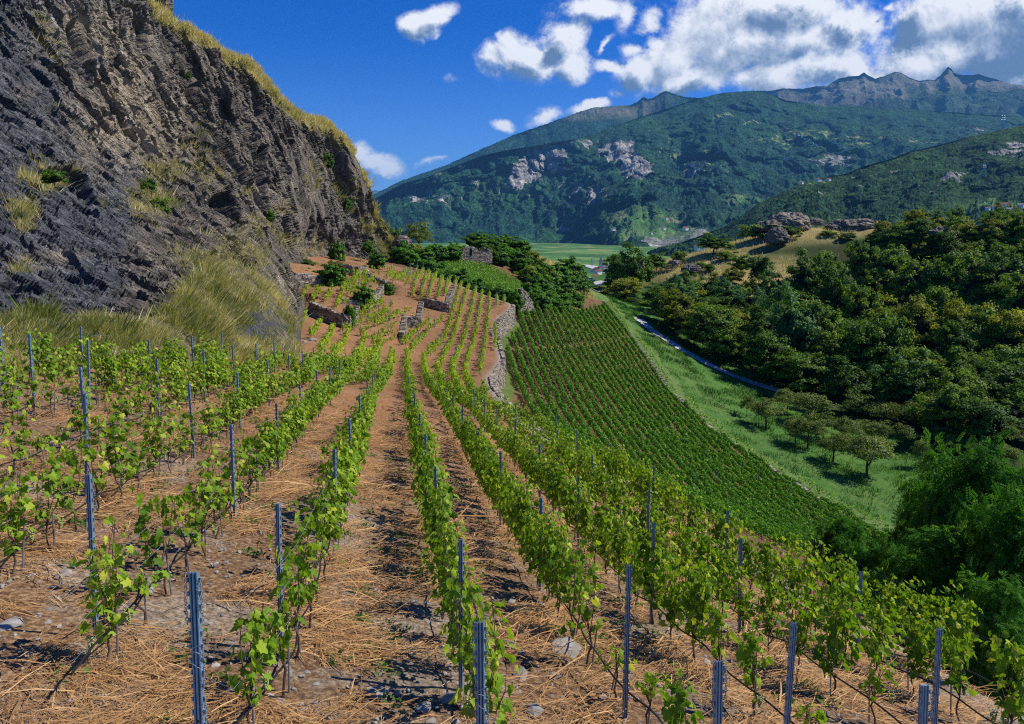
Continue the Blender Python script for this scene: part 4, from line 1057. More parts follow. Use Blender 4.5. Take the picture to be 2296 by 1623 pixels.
for (i, y, x), z in zip(ind, zz):
    r_ = np.random.default_rng(int(y*1000+i*77+9000)); kd = kind_of(i, y, r_)
    proto = KINDS[kd][r_.integers(len(KINDS[kd]))]; s = r_.uniform(.88, 1.12)
    o = place(proto, (x, y, z), .16+(math.pi if r_.random() < .5 else 0)+r_.normal(0, .1), (s, s, s*r_.uniform(.92, 1.08)))
    n_ = vcount.get(i, 0); vcount[i] = n_+1
    tag(o, '%s, %s plant in the %s' % (WORD[kd], nth(n_), sidename(i)), 'grapevine', 'grapevines of the near trellis rows')
for lst_ in KINDS.values():
    for pr_ in lst_:
        if pr_.name not in used:
            for ch_ in KIDS[pr_.name]: bpy.data.objects.remove(ch_)
            bpy.data.objects.remove(pr_)
# support stakes beside the nearest vines
stk = MB(); stk.tube([(0, 0, -.15), (0, 0, .62)], .011, 6); stake0 = stk.build('support_stake', M_STAKE)
sk_used = False; scount = {}
for (i, y, x), z in list(zip(ind, zz))[:170]:
    if y > 22: break
    o = stake0 if not sk_used else stake0.copy()
    if sk_used: COL.objects.link(o)
    sk_used = True
    r_ = np.random.default_rng(int(y*991+i)); o.location = (x+r_.normal(0, .03), y+.11, z); o.rotation_euler = (r_.normal(0, .06), r_.normal(0, .06), 0)
    n_ = scount.get(i, 0); scount[i] = n_+1
    tag(o, 'thin grey stake at the %s plant in the %s' % (nth(n_), sidename(i)), 'stake', 'support stakes beside the vines')

# farther vines: surveyed row lines on the terraces
def c4(pts): return [((1100+x/1.623)/1.784, (900+y/1.623)/1.784) for x, y in pts]
TR = {'far': [
 [(1180,385),(1125,540)], [(1215,400),(1170,540),(1130,700),(1060,800),(990,870)], [(1260,420),(1210,570),(1170,720),(1110,850),(1075,930)], [(1305,440),(1265,620),(1230,760),(1185,870),(1150,960)],
 [(1350,450),(1320,620),(1290,790),(1240,930),(1232,1000)], [(1395,460),(1385,620),(1360,800),(1328,1000)], [(1440,470),(1440,545)], [(1488,490),(1487,525)], [(1430,690),(1430,820)],
 [(1000,640),(900,725),(830,790)], [(1090,620),(1000,700),(930,775),(885,850)],
 [(965,300),(895,480)], [(1005,320),(950,500)], [(1050,330),(1000,515)], [(1088,360),(1062,520)], [(1135,370),(1105,480)],
 [(520,615),(600,560),(700,520)], [(440,700),(470,610)], [(515,700),(590,640),(700,590),(760,560)], [(640,800),(700,740),(760,715)], [(560,735),(640,680),(760,620),(860,585)], [(780,330),(730,400)], [(850,320),(780,400)], [(470,470),(600,400),(680,370)], [(430,440),(520,380),(600,330)]],
 'thinfar': [[(925,290),(850,440)], [(880,300),(820,370)], [(600,650),(720,590),(880,560)], [(600,750),(720,690),(800,640),(900,590)], [(700,780),(800,710)], [(560,610),(640,560),(700,520)],
 [(450,520),(560,430),(640,370)], [(470,450),(560,380),(620,350)]],
 'left': [[(165,540),(215,440)], [(240,540),(300,430)], [(320,560),(370,450)], [(400,560),(440,450),(520,390)], [(160,690),(205,600)], [(230,760),(300,650)], [(295,850),(380,690)], [(380,880),(485,700)],
 [(520,920),(585,750)], [(430,1060),(560,900),(680,800)], [(0,150),(215,190)], [(20,120),(220,165)], [(400,250),(560,262)], [(600,300),(760,310)], [(470,340),(590,370)]]}
fv = []
def ground_line(pts):
    w = [GP(*q) for q in pts]; w = np.array(w); L = np.concatenate([[0], np.cumsum(np.hypot(*np.diff(w[:, :2], axis=0).T))])
    return w, L
far_posts = []
for kd, lst in TR.items():
    for pl in lst:
        w, L = ground_line(c4(pl)); n = max(2, int(L[-1]/.62))
        for s in np.linspace(0, L[-1], n):
            x, y = np.interp(s, L, w[:, 0]), np.interp(s, L, w[:, 1]); fv.append((x, y, kd))
        for s in np.arange(0, L[-1]+.1, 5.0): far_posts.append((np.interp(s, L, w[:, 0]), np.interp(s, L, w[:, 1]), kd))
# continuation of the near rows up to the apex
JOIN = {0: [(870,1100),(862,960),(862,860)], 1: [(1040,1230),(985,1050),(965,900)], 2: [(1130,1230),(1080,1080),(1050,960)], 3: [(1210,1190),(1160,1040),(1150,960)], 4: [(1300,1180),(1240,1040)],
        5: [(1345,1160),(1360,1130)], -1: [(700,1130),(745,1000),(765,870)], -2: [(520,1180),(600,1040),(660,900),(682,810)], -3: [(400,1190),(480,1050),(560,940)], -4: [(290,1120),(400,980)], -5: [(200,1080),(300,950)]}
for i, pl in JOIN.items():
    w, L = ground_line(c4(pl)); st_y = 44.0; sx_ = float(rowx(i, st_y))
    w = np.vstack([[sx_, st_y, 0], w[w[:, 1] > st_y+1]]) if LX(st_y) < sx_ < XW(st_y) else w
    L = np.concatenate([[0], np.cumsum(np.hypot(*np.diff(w[:, :2], axis=0).T))])
    for s in np.arange(.6, L[-1], .62): fv.append((np.interp(s, L, w[:, 0]), np.interp(s, L, w[:, 1]), 'near'))
    for s in np.arange(1, L[-1], 5.2): far_posts.append((np.interp(s, L, w[:, 0]), np.interp(s, L, w[:, 1]), 'near'))
fv = [(x, y, k) for x, y, k in fv]+[(v[2], v[1], 'near') for v in rest]
Vs, Fs, Rs, nn = [], [], [], 0
A_ = np.array([(x, y) for x, y, k in fv]); Zf = zg(A_[:, 0], A_[:, 1])
r = np.random.default_rng(5)
bank_v = {}
for kd, H, n, wd, sp_, lw in (('far', 1.45, 42, .16, .45, .35), ('thinfar', .9, 16, .10, .3, .1), ('left', 1.5, 40, .16, .4, .4), ('near', 1.6, 70, .20, .48, .3)):
    bank_v[kd] = [vine_mesh(400+j, H*(.85+.1*j), n, wd, sp_, .19 if kd != 'near' else .16, True, lw)[0] for j in range(4)]
for (x, y, kd), z in zip(fv, Zf):
    if kd in ('far', 'thinfar', 'left') and r.random() < (.10 if kd == 'far' else .22): continue
    V, F, R = bank_v[kd][r.integers(4)]
    a = r.uniform(-.3, .6)+(math.pi if r.random() < .5 else 0); s = r.uniform(.75, 1.15); co, si = math.cos(a), math.sin(a)
    v = V@np.array([[co, si, 0], [-si, co, 0], [0, 0, 1]])*[s, s, s*r.uniform(.85, 1.1)]+[x, y, z]
    Vs.append(v); Fs.append(F+nn); Rs.append(R*.7+.3*(y > 60)); nn += len(V)
o = mk('terrace_vines', np.concatenate(Vs), np.concatenate(Fs), [M_VINE2], {'rnd': np.clip(np.concatenate(Rs), 0, 1)})
tag(o, 'rows of yellow green vines receding over the brown terraces', 'grapevines', kind='stuff')
# far posts as single things
far_posts = [p for p in far_posts if True][:190]
fz = zg(np.array([p[0] for p in far_posts]), np.array([p[1] for p in far_posts]))
fpm = MB(); fpm.box((0, 0, .8), (.075, .05, 1.9)); fpm.box((0, -.03, .8), (.03, .02, 1.9)); fp0 = fpm.build('vineyard_post', M_STEEL)
TAGW = {'far': 'far brown terraces, from the left', 'thinfar': 'sparse middle terraces, from the left', 'left': 'small cliff foot terraces, from the left', 'near': 'rows at the aisle bend, from the left'}
fc = {}
far_posts_z = sorted(zip(far_posts, fz), key=lambda q: (q[0][2], q[0][0]/q[0][1]))
for j, ((x, y, kd), z) in enumerate(far_posts_z):
    o = fp0 if j == 0 else fp0.copy()
    if j: COL.objects.link(o)
    o.location = (x, y, z); o.rotation_euler = (0, 0, .1*(j % 5))
    fc[kd] = fc.get(kd, 0)+1
    tag(o, 'distant slim grey post, %s on the %s' % (nth(fc[kd]-1), TAGW[kd]), 'post', 'distant posts on the terraces')

# ---------------------------------------------------------------- dark lower vineyard: clipped rows on the slope
r = np.random.default_rng(11)
Vx, Vy, Vh, Kn = [], [], [], 0
rows_low = []
for j in range(0, 60):
    x0 = -1.3+1.65*j        # x at y = 120
    yv = np.arange(42, 214, .2); xv = x0-.087*(yv-120)+.0000*(yv-120)**2
    ok = (xv > XW(yv)+1.7+1.2*(yv < 66)) & (xv < lower_right_edge(np.maximum(yv, 60))) & (yv > 50+.55*np.maximum(xv-8, 0)+0) & (yv < 150+2.2*np.clip(xv-2, 0, 30))
    g1 = np.abs(yv-(113+2.15*(xv+1))) < .8; g2 = np.abs(yv-(88+1.6*xv)) < .6
    ok &= ~g1 & ~(g2 & (xv < 7))
    if ok.sum() < 10: continue
    rows_low.append((xv[ok], yv[ok]))
PX_ = np.concatenate([a for a, b in rows_low]); PY_ = np.concatenate([b for a, b in rows_low])
per = np.clip(np.interp(PY_, [50, 100, 200], [36, 26, 15]), 4, 36).astype(int)
BX, BY = np.repeat(PX_, per), np.repeat(PY_, per); nL = len(BX)
plant = .88+.30*vn(np.stack([BX*2, BY*.9, 0*BX], -1), 3)
hh = r.random(nL)**.7; top = 1.5*plant
X1 = BX+r.normal(0, .20, nL)*(1.1-.4*hh); Y1 = BY+r.uniform(-.25, .25, nL); Z1 = z_low(X1, Y1)+.38+(top-.38)*hh
szl = np.interp(BY, [50, 110, 200], [.15, .21, .30])*r.uniform(.7, 1.2, nL)
V, F, R = scatter(SV, SF4, np.stack([X1, Y1, Z1], -1), np.stack([r.normal(0, .7, nL), r.normal(0, .7, nL), -r.uniform(.1, 1.2, nL)], -1), np.stack([np.sign(X1-BX)*.8+r.normal(0, .3, nL), r.normal(0, .6, nL), r.uniform(.2, 1.2, nL)], -1), szl, np.clip(r.beta(1.5, 3, nL)+.12*(hh-.5), 0, 1))
o = mk('lower_vineyard_vines', V, F, [M_VINED], {'rnd': R}); tag(o, 'dense dark green clipped vine rows covering the lower slope', 'grapevines', kind='stuff')
TX = np.array([(x, y) for xv, yv in rows_low for x, y in list(zip(xv, yv))[::5] if y < 150]); TZ = z_low(TX[:, 0], TX[:, 1])
nT = len(TX); bx = np.array([(-.02, 0, -.05), (.02, 0, -.05), (.02, 0, .6), (-.02, 0, .6), (0, -.02, -.05), (0, .02, -.05), (0, .02, .6), (0, -.02, .6)])
V = (bx[None]+np.concatenate([TX, TZ[:, None]], 1)[:, None]).reshape(-1, 3); F = (np.array([(0, 1, 2, 3), (4, 5, 6, 7)])[None]+(np.arange(nT)*8)[:, None, None]).reshape(-1, 4)
tag(mk('lower_vineyard_trunks', V, F, [M_BARK]), 'short brown trunks under the dark vine rows', 'grapevines', kind='stuff')
for j, (px, py) in enumerate(sorted([(1535,1010),(1700,1090),(1665,1060),(1580,1035),(1495,975),(1470,900),(1640,1120),(1760,1140),(1560,1100),(1420,1005),(1365,935),(1610,1090)], key=lambda q: q[1])):
    q = GP(px, py); o = fp0.copy(); COL.objects.link(o); o.location = q
    tag(o, 'slim grey post poking out of the dark lower vine rows, %s from the top' % nth(j), 'post', 'posts in the lower vineyard')
# ---------------------------------------------------------------- trees and shrubs
def crown(seed, n, leaf, shape, clumps=46, cr=.30, inner=.25, hang=.3, squash=1.0, flat=0.0, card=CARD, cf=CARDF, spiky=0.):
    """leaf clumps spread through an uneven crown of unit radius (x,y) and unit half-height"""
    r = np.random.default_rng(seed); C = []
    while len(C) < clumps:
        v = r.normal(0, 1, 3); v /= np.linalg.norm(v); rad_ = r.uniform(inner, 1)**.45
        if v[2] < -.6: continue
        w = 1+.22*math.sin(3*math.atan2(v[1], v[0])+seed)+.16*math.sin(5*v[2]*3+seed*2)+r.normal(0, .10)
        q = v*rad_*w*(1-cr*.6); q[2] *= squash
        if flat: q[2] = q[2]*.6+.25*r.random()
        C.append(q)
    C = np.array(C); k = r.integers(0, len(C), n); cs = cr*r.uniform(.6, 1.3, len(C))
    d_ = r.normal(0, 1, (n, 3)); d_ /= np.linalg.norm(d_, axis=1)[:, None]
    rr = r.random(n)**(1/2.2)
    d2 = d_.copy(); d2[:, 2] = np.abs(d2[:, 2])*.75+d2[:, 2]*.25
    p_ = C[k]+d2*(rr*cs[k])[:, None]*[1, 1, .8]
    if spiky: p_ += (C[k]/(np.linalg.norm(C[k], axis=1)[:, None]+.1))*(r.random(n)**3*spiky)[:, None]
    nr = d_*.6+C[k]*.5+[0, 0, .55]+r.normal(0, .35, (n, 3))
    tip = np.cross(nr, r.normal(0, 1, (n, 3)))+[0, 0, -hang]
    cl_tone = r.uniform(-.18, .18, len(C))
    return scatter(card, cf, p_, tip, nr, leaf*r.uniform(.6, 1.3, n), np.clip(r.beta(2, 3, n)+cl_tone[k], 0, 1)), C
def trunk_mb(seed, C, h0, H, rx, thick, limbs=7, crook=.04):
    """trunk and limbs reaching to the clumps; crown centre at h0, half-height H, radius rx"""
    r = np.random.default_rng(seed); mb = MB(); zs = np.linspace(-.4, h0+H*.3, 7)
    tr_ = [(r.normal(0, crook)*z, r.normal(0, crook)*z, z) for z in zs]; mb.tube(tr_, np.linspace(thick, thick*.35, 7), 7)
    for j in range(limbs):
        c = C[r.integers(len(C))]; e = np.array([c[0]*rx, c[1]*rx, h0+c[2]*H]); f = r.integers(2, 6); s = np.array(tr_[f])
        m_ = (s+e)/2+[0, 0, -abs(r.normal(0, .05))*H]+r.normal(0, .05*rx, 3)
        mb.tube([s, m_, e], [thick*.42, thick*.26, thick*.10], 5, False)
    return mb
def tree_proto(name, seed, H, rx, n, leaf, mat, trunk_h=.3, thick=.22, hull=.5, **kw):
    """H total height, crown radius rx"""
    root = empty(name); ch = H*(1-trunk_h)/2; h0 = H-ch
    (V, F, R), C = crown(seed, n, 1.0, None, **kw)
    # leaf size must not be stretched: rebuild each leaf round its own base
    k = 4 if kw.get('card') is None else len(kw['card'])
    Vr = V.reshape(-1, k, 3); b0 = Vr[:, :1].copy(); off = Vr-b0
    Vn = b0*[rx, rx, ch]+[0, 0, h0]+off*leaf
    kid(root, mk('crown', Vn.reshape(-1, 3), F, [mat], {'rnd': R}))
    if hull:  # added dark core, paints deep shade into the gaps between leaves
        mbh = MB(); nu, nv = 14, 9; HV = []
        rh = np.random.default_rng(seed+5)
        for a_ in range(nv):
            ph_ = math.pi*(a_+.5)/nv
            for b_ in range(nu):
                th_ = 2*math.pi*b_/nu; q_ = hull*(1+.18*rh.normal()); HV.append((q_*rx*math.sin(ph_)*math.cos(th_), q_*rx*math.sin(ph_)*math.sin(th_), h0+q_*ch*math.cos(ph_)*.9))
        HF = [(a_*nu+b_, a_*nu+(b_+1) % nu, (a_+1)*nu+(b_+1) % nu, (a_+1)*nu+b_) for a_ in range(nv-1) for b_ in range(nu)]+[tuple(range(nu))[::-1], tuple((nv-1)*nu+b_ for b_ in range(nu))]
        mbh.add(HV, HF); mbh.build('crown_shade_hull', M_HULL, root)
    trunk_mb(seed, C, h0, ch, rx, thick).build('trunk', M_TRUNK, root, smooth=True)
    return root
PINN = []
PF = []
for i_ in range(6):
    for sg in (-1, 1):
        b = len(PINN); y = .12+i_*.145; PINN += [(0, y, 0), (sg*.13, y-.07, -.01), (sg*.32, y+.03, -.03), (sg*.13, y+.07, -.01)]; PF.append((b, b+1, b+2, b+3) if sg > 0 else (b, b+3, b+2, b+1))
b = len(PINN); PINN += [(0, .95, 0), (-.05, 1.05, 0), (0, 1.2, 0), (.05, 1.05, 0)]; PF.append((b, b+3, b+2, b+1))
PINN, PF = np.array(PINN), np.array(PF)
BP = [tree_proto('broadleaf_tree', 500+j, 12, 4.2+.3*(j % 3), 9000, .42, M_TREES[[0, 1, 2, 3, 1, 0][j]], .08, .24, clumps=70, cr=.24, spiky=.22) for j in range(6)]
SH = [tree_proto('shrub', 520+j, 4, 2.4, 3600, .30, M_TREES[[0, 1, 2][j]], .0, .08, clumps=34, cr=.30, spiky=.15) for j in range(3)]
IV = [tree_proto('ivy_bush', 540+j, 4, 2.2, 9000, .24, M_IVY, .0, .08, clumps=110, cr=.22, inner=.6, hull=.72) for j in range(3)]
OR = [tree_proto('orchard_tree', 560+j, 5.4, 3.6, 4200, .24, M_ORCH, .24, .17, clumps=50, cr=.30, squash=1.0, hull=0) for j in range(4)]
LO = [tree_proto('locust_tree', 580+j, 9, 4.2, 11000, .62, M_LOC, .02, .16, clumps=90, cr=.26, card=PINN, cf=PF, spiky=.25, inner=.35, hull=.62) for j in range(2)]
PA = [tree_proto('pale_shrub', 590, 6, 2.2, 2600, .30, M_PALE, .05, .10, clumps=30, cr=.26, spiky=.35, hull=0)]
for gp in (SH[0], SH[1], SH[2]): pass
placed_xy = []
ORD = {}
def put(lst, idx, x, y, H, rxw, label, cat, group, H0, R0, sink=.2, z=None, rz=None):
    r_ = np.random.default_rng(int(abs(x*31+y*57))+3)
    zz_ = zg1(x, y) if z is None else z
    s = rxw/R0; o = place(lst[idx % len(lst)], (x, y, zz_-sink), r_.uniform(0, 6.28) if rz is None else rz, (s, s*r_.uniform(.9, 1.1), H/H0))
    tag(o, label, cat, group); placed_xy.append((x, y, rxw)); return o
TONE = ['dark green', 'mid green', 'yellow green', 'blue green', 'mid green', 'dark green']
# wood: (x, top y, distance, half width, kind) from the survey
WOOD = [(1425,548,262,40,0),(1385,562,275,28,5),(1472,562,280,24,1),(1400,618,246,36,2),(1368,662,262,18,0),(1480,640,235,40,0),(1540,628,226,36,1),(1590,665,215,40,5),(1560,722,205,44,1),(1500,700,222,36,0),(1640,705,200,44,2),
 (1690,645,212,34,3),(1720,690,190,50,0),(1780,645,178,60,3),(1840,665,180,48,1),(1870,745,172,52,0),(1960,705,165,60,5),(1990,690,162,44,1),(1930,625,205,44,1),(1880,590,215,44,0),(1810,562,225,40,0),(1742,602,222,34,3),
 (1704,566,250,24,5),(1602,522,290,36,0),(1662,582,262,22,1),(2052,655,185,50,2),(2104,640,190,44,4),(2152,665,180,48,2),(2212,685,175,52,4),(2284,690,170,52,2),(2052,565,230,44,1),(2112,572,225,44,0),(1990,545,245,44,1),
 (1932,530,250,34,1),(2182,562,220,50,1),(2254,555,215,54,0),(2300,600,200,54,1),(2054,482,270,30,5),(2100,472,275,26,0),(2150,478,272,26,1),(2012,492,275,20,2),(2232,468,262,30,1),(2288,474,255,30,4),(2052,765,160,48,1),
 (2132,785,150,54,0),(2222,800,145,54,5),(2292,830,140,54,0),(2000,800,152,44,3),(2105,865,138,40,5),(2204,880,134,46,0),(2284,905,130,46,0),(1904,805,152,48,0),(1800,780,165,55,5),(1740,770,176,44,0),(2156,705,172,44,5),(1850,560,235,30,4),(1660,760,186,34,5),(1610,745,198,36,0)]
sr = sorted(range(len(WOOD)), key=lambda k: (WOOD[k][1], WOOD[k][0]))
def band(py): return 'crest of the wooded hill' if py < 540 else ('upper wooded slope' if py < 640 else ('middle of the wood' if py < 740 else 'lower edge of the wood'))
items = [(px, py, D, hw, kd) for (px, py, D, hw, kd) in WOOD]
r = np.random.default_rng(77)
tries = 0
WX = [(q[0]-CX)/FOC*q[2] for q in WOOD]
xy = [((q[0]-CX)/FOC*q[2], q[2]) for q in WOOD]
for q_ in range(len(PATH)-1):
    for f_ in (.0, .5):
        c_ = PATH[q_]*(1-f_)+PATH[q_+1]*f_; x_, y_ = float(c_[0])+8+2*math.sin(q_*3+f_*5), float(c_[1])+1.5
        if all((x_-a)**2+(y_-b)**2 > 16 for a, b in xy):
            z_ = zg1(x_, y_); qx, qy = proj(x_, y_, z_+11+2.5*math.sin(q_*2.1+f_*7)); items.append((qx, qy, y_, None, int(q_*2+f_*2) % 6)); xy.append((x_, y_))
while len(items) < 175 and tries < 6000:
    tries += 1; x, y = r.uniform(44, 215), r.uniform(116, 300)
    edge_w = np.interp(y, [100, 120, 135, 160, 178, 200, 225, 255, 300], [92, 84, 76, 61, 55, 50, 47, 47, 60])
    if x < edge_w or x/y > .80: continue
    dv = max(math.exp(-(((x-a)/c)**4+((y-b)/d)**4)) for a, b, c, d in dryc)
    if dv > .25 or (y > 240 and x/y < .50): continue
    z_ = zg1(x, y); ppx, ppy = proj(x, y, z_+r.uniform(8.5, 13))
    if any((x-a)**2+(y-b)**2 < 5.6**2 for a, b in xy): continue
    xy.append((x, y)); items.append((ppx, ppy, y, None, int(r.integers(6))))
items.sort(key=lambda q: q[0]); bc = {}
for (px, py, D, hw, kd) in items:
    x = ST(px, py)[0]*D; zb = zg1(x, D); zt = ST(px, py)[1]*D
    H = max(8.5, min(24, zt-zb)); rx = (hw/FOC*D*1.08) if hw else H*.42
    bn = band(py); n_ = bc.get(bn, 0); bc[bn] = n_+1
    put(BP, kd, x, D, H, rx, '%s broadleaf tree, %s from the left on the %s' % (TONE[kd], nth(n_), bn), 'tree', 'broadleaf trees of the wooded hill', 12, 4.4, .4)
# undergrowth bushes along the wood edge and knoll
SHR = [(1520,560,286,16,1),(1570,598,276,14,0),(1630,560,280,22,1),(1590,590,270,14,0),(1690,500,297,26,1),(1730,500,296,26,1),(1770,505,290,24,0),(1800,498,300,14,1),(1530,563,288,9,0),(1640,600,255,22,2),(1620,640,245,22,1),(1700,620,236,30,2),(1665,640,232,18,1),
 (1860,520,290,20,1),(1900,520,285,18,0),(1960,520,280,20,2),(1335,640,270,16,0),(1350,650,262,20,1),(1385,665,258,22,1),(1310,655,240,14,1),(1420,665,252,24,0),(1455,690,244,20,1),(2070,505,268,24,1),(2120,500,268,26,2),(2200,505,260,26,1),(2260,500,255,30,1),(2180,520,250,24,2),(1540,690,214,24,1),
 (1345,612,560,9,0),(1372,616,540,7,2)]
for j, (px, py, D, hw, kd) in enumerate(SHR):
    x = ST(px, py)[0]*D; zb = zg1(x, D); H = max(2.2, ST(px, py)[1]*D-zb); rx = hw/FOC*D*1.1
    put(SH, kd, x, D, min(H, 9), rx, '%s shrub on the dry knoll or wood edge, %s of its kind' % (['dark green', 'mid green', 'yellow green'][kd], nth(j)), 'shrub', 'shrubs around the dry knoll', 4, 2.4)
# ivy and shrubs behind the terraces and on the middle mound: (x, top y, distance, half width, kind i=ivy s=shrub)
MID = [(1002,606,160,24,'i'),(1030,604,160,26,'i'),(1058,618,154,26,'i'),(1085,632,150,26,'i'),(1112,640,147,24,'i'),(1140,643,145,22,'i'),(1158,650,143,14,'i'),(985,590,168,22,'i'),(960,580,170,22,'i'),(935,575,172,22,'i'),(915,560,174,22,'i'),(895,550,176,20,'i'),(905,540,180,20,'i'),
 (950,555,178,24,'i'),(980,545,182,24,'i'),(1010,544,184,24,'i'),(1030,548,190,14,'i'),(935,545,186,20,'s'),(1060,520,216,24,'s'),(1085,522,216,22,'i'),(1075,535,208,18,'i'),(1110,530,212,26,'i'),(1140,528,214,24,'i'),(1165,535,210,26,'i'),(1130,548,204,26,'i'),(1160,560,200,26,'i'),(1190,560,206,26,'s'),(1205,575,198,26,'s'),
 (1185,590,190,24,'s'),(1220,592,196,28,'i'),(1250,590,204,28,'i'),(1275,578,214,24,'i'),(1295,588,216,20,'i'),(1225,618,184,28,'i'),(1260,622,192,28,'i'),(1290,620,204,22,'i'),(1200,640,172,22,'i'),(1230,650,176,26,'i'),(1262,655,184,24,'i'),(1290,652,196,22,'i'),(1206,655,160,20,'i'),(1180,630,168,14,'i'),(1305,640,214,16,'s'),
 (880,505,200,16,'s'),(866,498,205,12,'s'),(1215,660,158,22,'i'),(1240,668,166,22,'i'),(1265,672,176,20,'i'),(1290,672,190,18,'i'),(1310,668,205,16,'s'),(1175,575,196,22,'i'),(1205,615,178,24,'i'),(1240,600,192,24,'s'),(1120,560,196,22,'i'),(1095,548,202,20,'s'),(1315,625,222,16,'i')]
for j, (px, py, D, hw, kd) in enumerate(MID):
    x = ST(px, py)[0]*D; zb = zg1(x, D); rx = hw/FOC*D*1.12; zt = ST(px, py)[1]*D; H = max(1.45*rx, min(11, zt-zb)); zb = zt-H
    where = 'hedge behind the brown terraces' if py > 590 and px < 1170 else ('thicket left of the ruined hut' if px < 1040 else ('mound right of the ruined hut' if px < 1180 else 'thicket beyond the triangular wall end'))
    if kd == 'i': put(IV, j, x, D, H, rx, 'dense glossy ivy bush, %s in the %s' % (nth(j), where), 'ivy bush', 'ivy bushes between terraces and mound', 4, 2.2, z=zb)
    else: put(SH, j, x, D, H, rx, 'loose green shrub, %s in the %s' % (nth(j), where), 'shrub', 'shrubs between terraces and mound', 4, 2.4, z=zb)
# terrace bushes
for (px, py, D, hw, hb, lb, kd) in [(745,592,116,26,656,'dark spreading bush with bare twigs above the ivy covered wall','i'), (700,605,117,34,640,'low ivy mat hanging over the dark wall at the cliff foot','i'), (817,641,110,20,696,'round clipped green bush set between two pale walls','i'),
  (870,634,126,14,668,'small dark round bush on the rubble of the upper terrace','i'), (783,681,97,14,746,'tall ivy column leaning on the shaded wall corner','i'), (939,683,119,13,716,'fresh green bush at the left end of the squared wall','s'),
  (757,545,152,16,600,'hanging ivy streak on the cliff above the small vine plot','i'), (825,540,160,14,570,'upper ivy patch on the rock spur','i'), (846,565,152,20,606,'lower ivy mound at the end of the rock spur','i'), (730,610,122,18,640,'ivy mat beside the dark twiggy bush','i'), (690,580,128,18,612,'creeping green patch beside the small vine plot','s'),
  (632,600,96,10,720,'dry brown bush in the rock recess at the cliff foot','s'),(780,445,168,9,475,'green bush growing in the right hand cleft of the cliff','i'),(736,345,160,10,382,'ivy streak left of the rightmost cliff cleft','i'),(606,470,108,9,500,'ivy at the bottom of the long dark cleft','i'),(420,160,108,7,185,'small green bush in the high cliff cleft','s'),
  (330,400,66,18,440,'upper part of the green scrub strip on the cliff ledge','s'),(355,440,64,20,490,'lower part of the green scrub strip on the cliff ledge','s'),(120,380,42,24,420,'yellow green scrub on the near cliff ledge','s')]:
    x = ST(px, py)[0]*D; zt = ST(px, py)[1]*D; zb = ST(px, hb)[1]*D; H = zt-zb; rx = hw/FOC*D*1.1
    put(IV if kd == 'i' else SH, int(px) % 3, x, D, H, rx, lb, 'bush', 'bushes on the terraces and the cliff', 4, 2.2 if kd == 'i' else 2.4, z=zb, sink=0)
t1 = put(BP, 4, ST(940, 500)[0]*196, 196, 0, 0, 'x', 'tree', None, 12, 4.4) if False else None
x = ST(940, 493)[0]*196; zt = ST(940, 492)[1]*196; zb = zg1(x, 196)
put(OR, 1, x, 196, zt-zb, 33/FOC*196, 'pale green airy tree standing at the end of the rock spur against the blue mountain', 'tree', None, 5.4, 3.6)
# orchard on the meadow: (x, crown top, base y, distance, half width)
ORC = [(1718,893,958,140,26),(1740,880,920,150,20),(1770,885,930,146,22),(1815,885,945,142,32),(1672,888,935,150,12),(1715,898,958,138,1)]
ORC = [(1717,893,959,138,40,0),(1674,886,938,148,15,1),(1812,884,950,143,50,2),(1765,872,925,152,34,0),(1783,942,998,124,32,3),(1811,935,1005,122,36,1),(1868,975,1036,114,42,2),(1943,973,1068,111,60,0),(2062,990,1050,114,20,3),(1845,930,985,128,34,2),(1920,885,950,140,36,1),
 (1980,905,965,136,40,3),(2050,900,975,136,44,0),(2120,895,975,135,48,2),(2190,925,990,130,48,1),(1900,935,1000,126,36,0),(1960,945,1000,124,36,1),(2030,955,1010,122,30,2),(2100,960,1010,122,36,3),(2180,985,1035,118,40,0),(2270,950,1010,122,40,1),(2130,900,965,138,34,3),(2010,885,940,143,36,2),(2250,1005,1060,110,34,3)]
ORC.sort(key=lambda q: q[0])
for j, (px, pt, pb, D, hw, kd) in enumerate(ORC):
    q = GP(px, pb); D = q[1]; zt = ST(px, pt)[1]*D; H = max(4.6, min(8.5, (zt-q[2])*1.1)); 
    put(OR, kd, q[0], D, H, max(1.6, hw/FOC*D*1.15), 'spreading old fruit tree on the meadow, %s counted from the left of the orchard' % nth(j), 'fruit tree', 'fruit trees on the meadow below the wood', 5.4, 3.6, .1)
# locust thicket at the right
for j, (px, pt, D, hw, lb) in enumerate([(2210,1015,33,120,'big feathery locust tree filling the right edge'),(2075,1070,38,62,'feathery locust tree beside the orchard grass'),(2290,1120,26,110,'dark locust tree cut by the right edge'),(2050,1190,34,70,'low locust bush spreading over the lower vine rows'),
    (1890,1160,44,50,'small locust sapling among the lower vine rows'),(2150,1200,27,110,'near locust bush above the rose brambles'),(1975,1215,36,48,'dark leafy bush between locust trees and vines'),(2250,1290,21,90,'lowest locust bush beside the bare straw slope')]):
    x = ST(px, pt)[0]*D; zt = ST(px, pt)[1]*D; zb = zg1(x, D); H = zt-zb
    put(LO, j, x, D, max(2.5, H), hw/FOC*D*1.15, lb, 'locust tree', 'locust trees at the right edge', 9, 4.2, .3)
# pale willow-like shrub in front of the wood
q = GP(2150, 940); put(PA, 0, q[0], q[1], (ST(2150, 828)[1]-ST(2150, 900)[1])*q[1], 2.6, 'pale silvery upright shrub standing out before the dark wood', 'shrub', None, 6, 2.2)

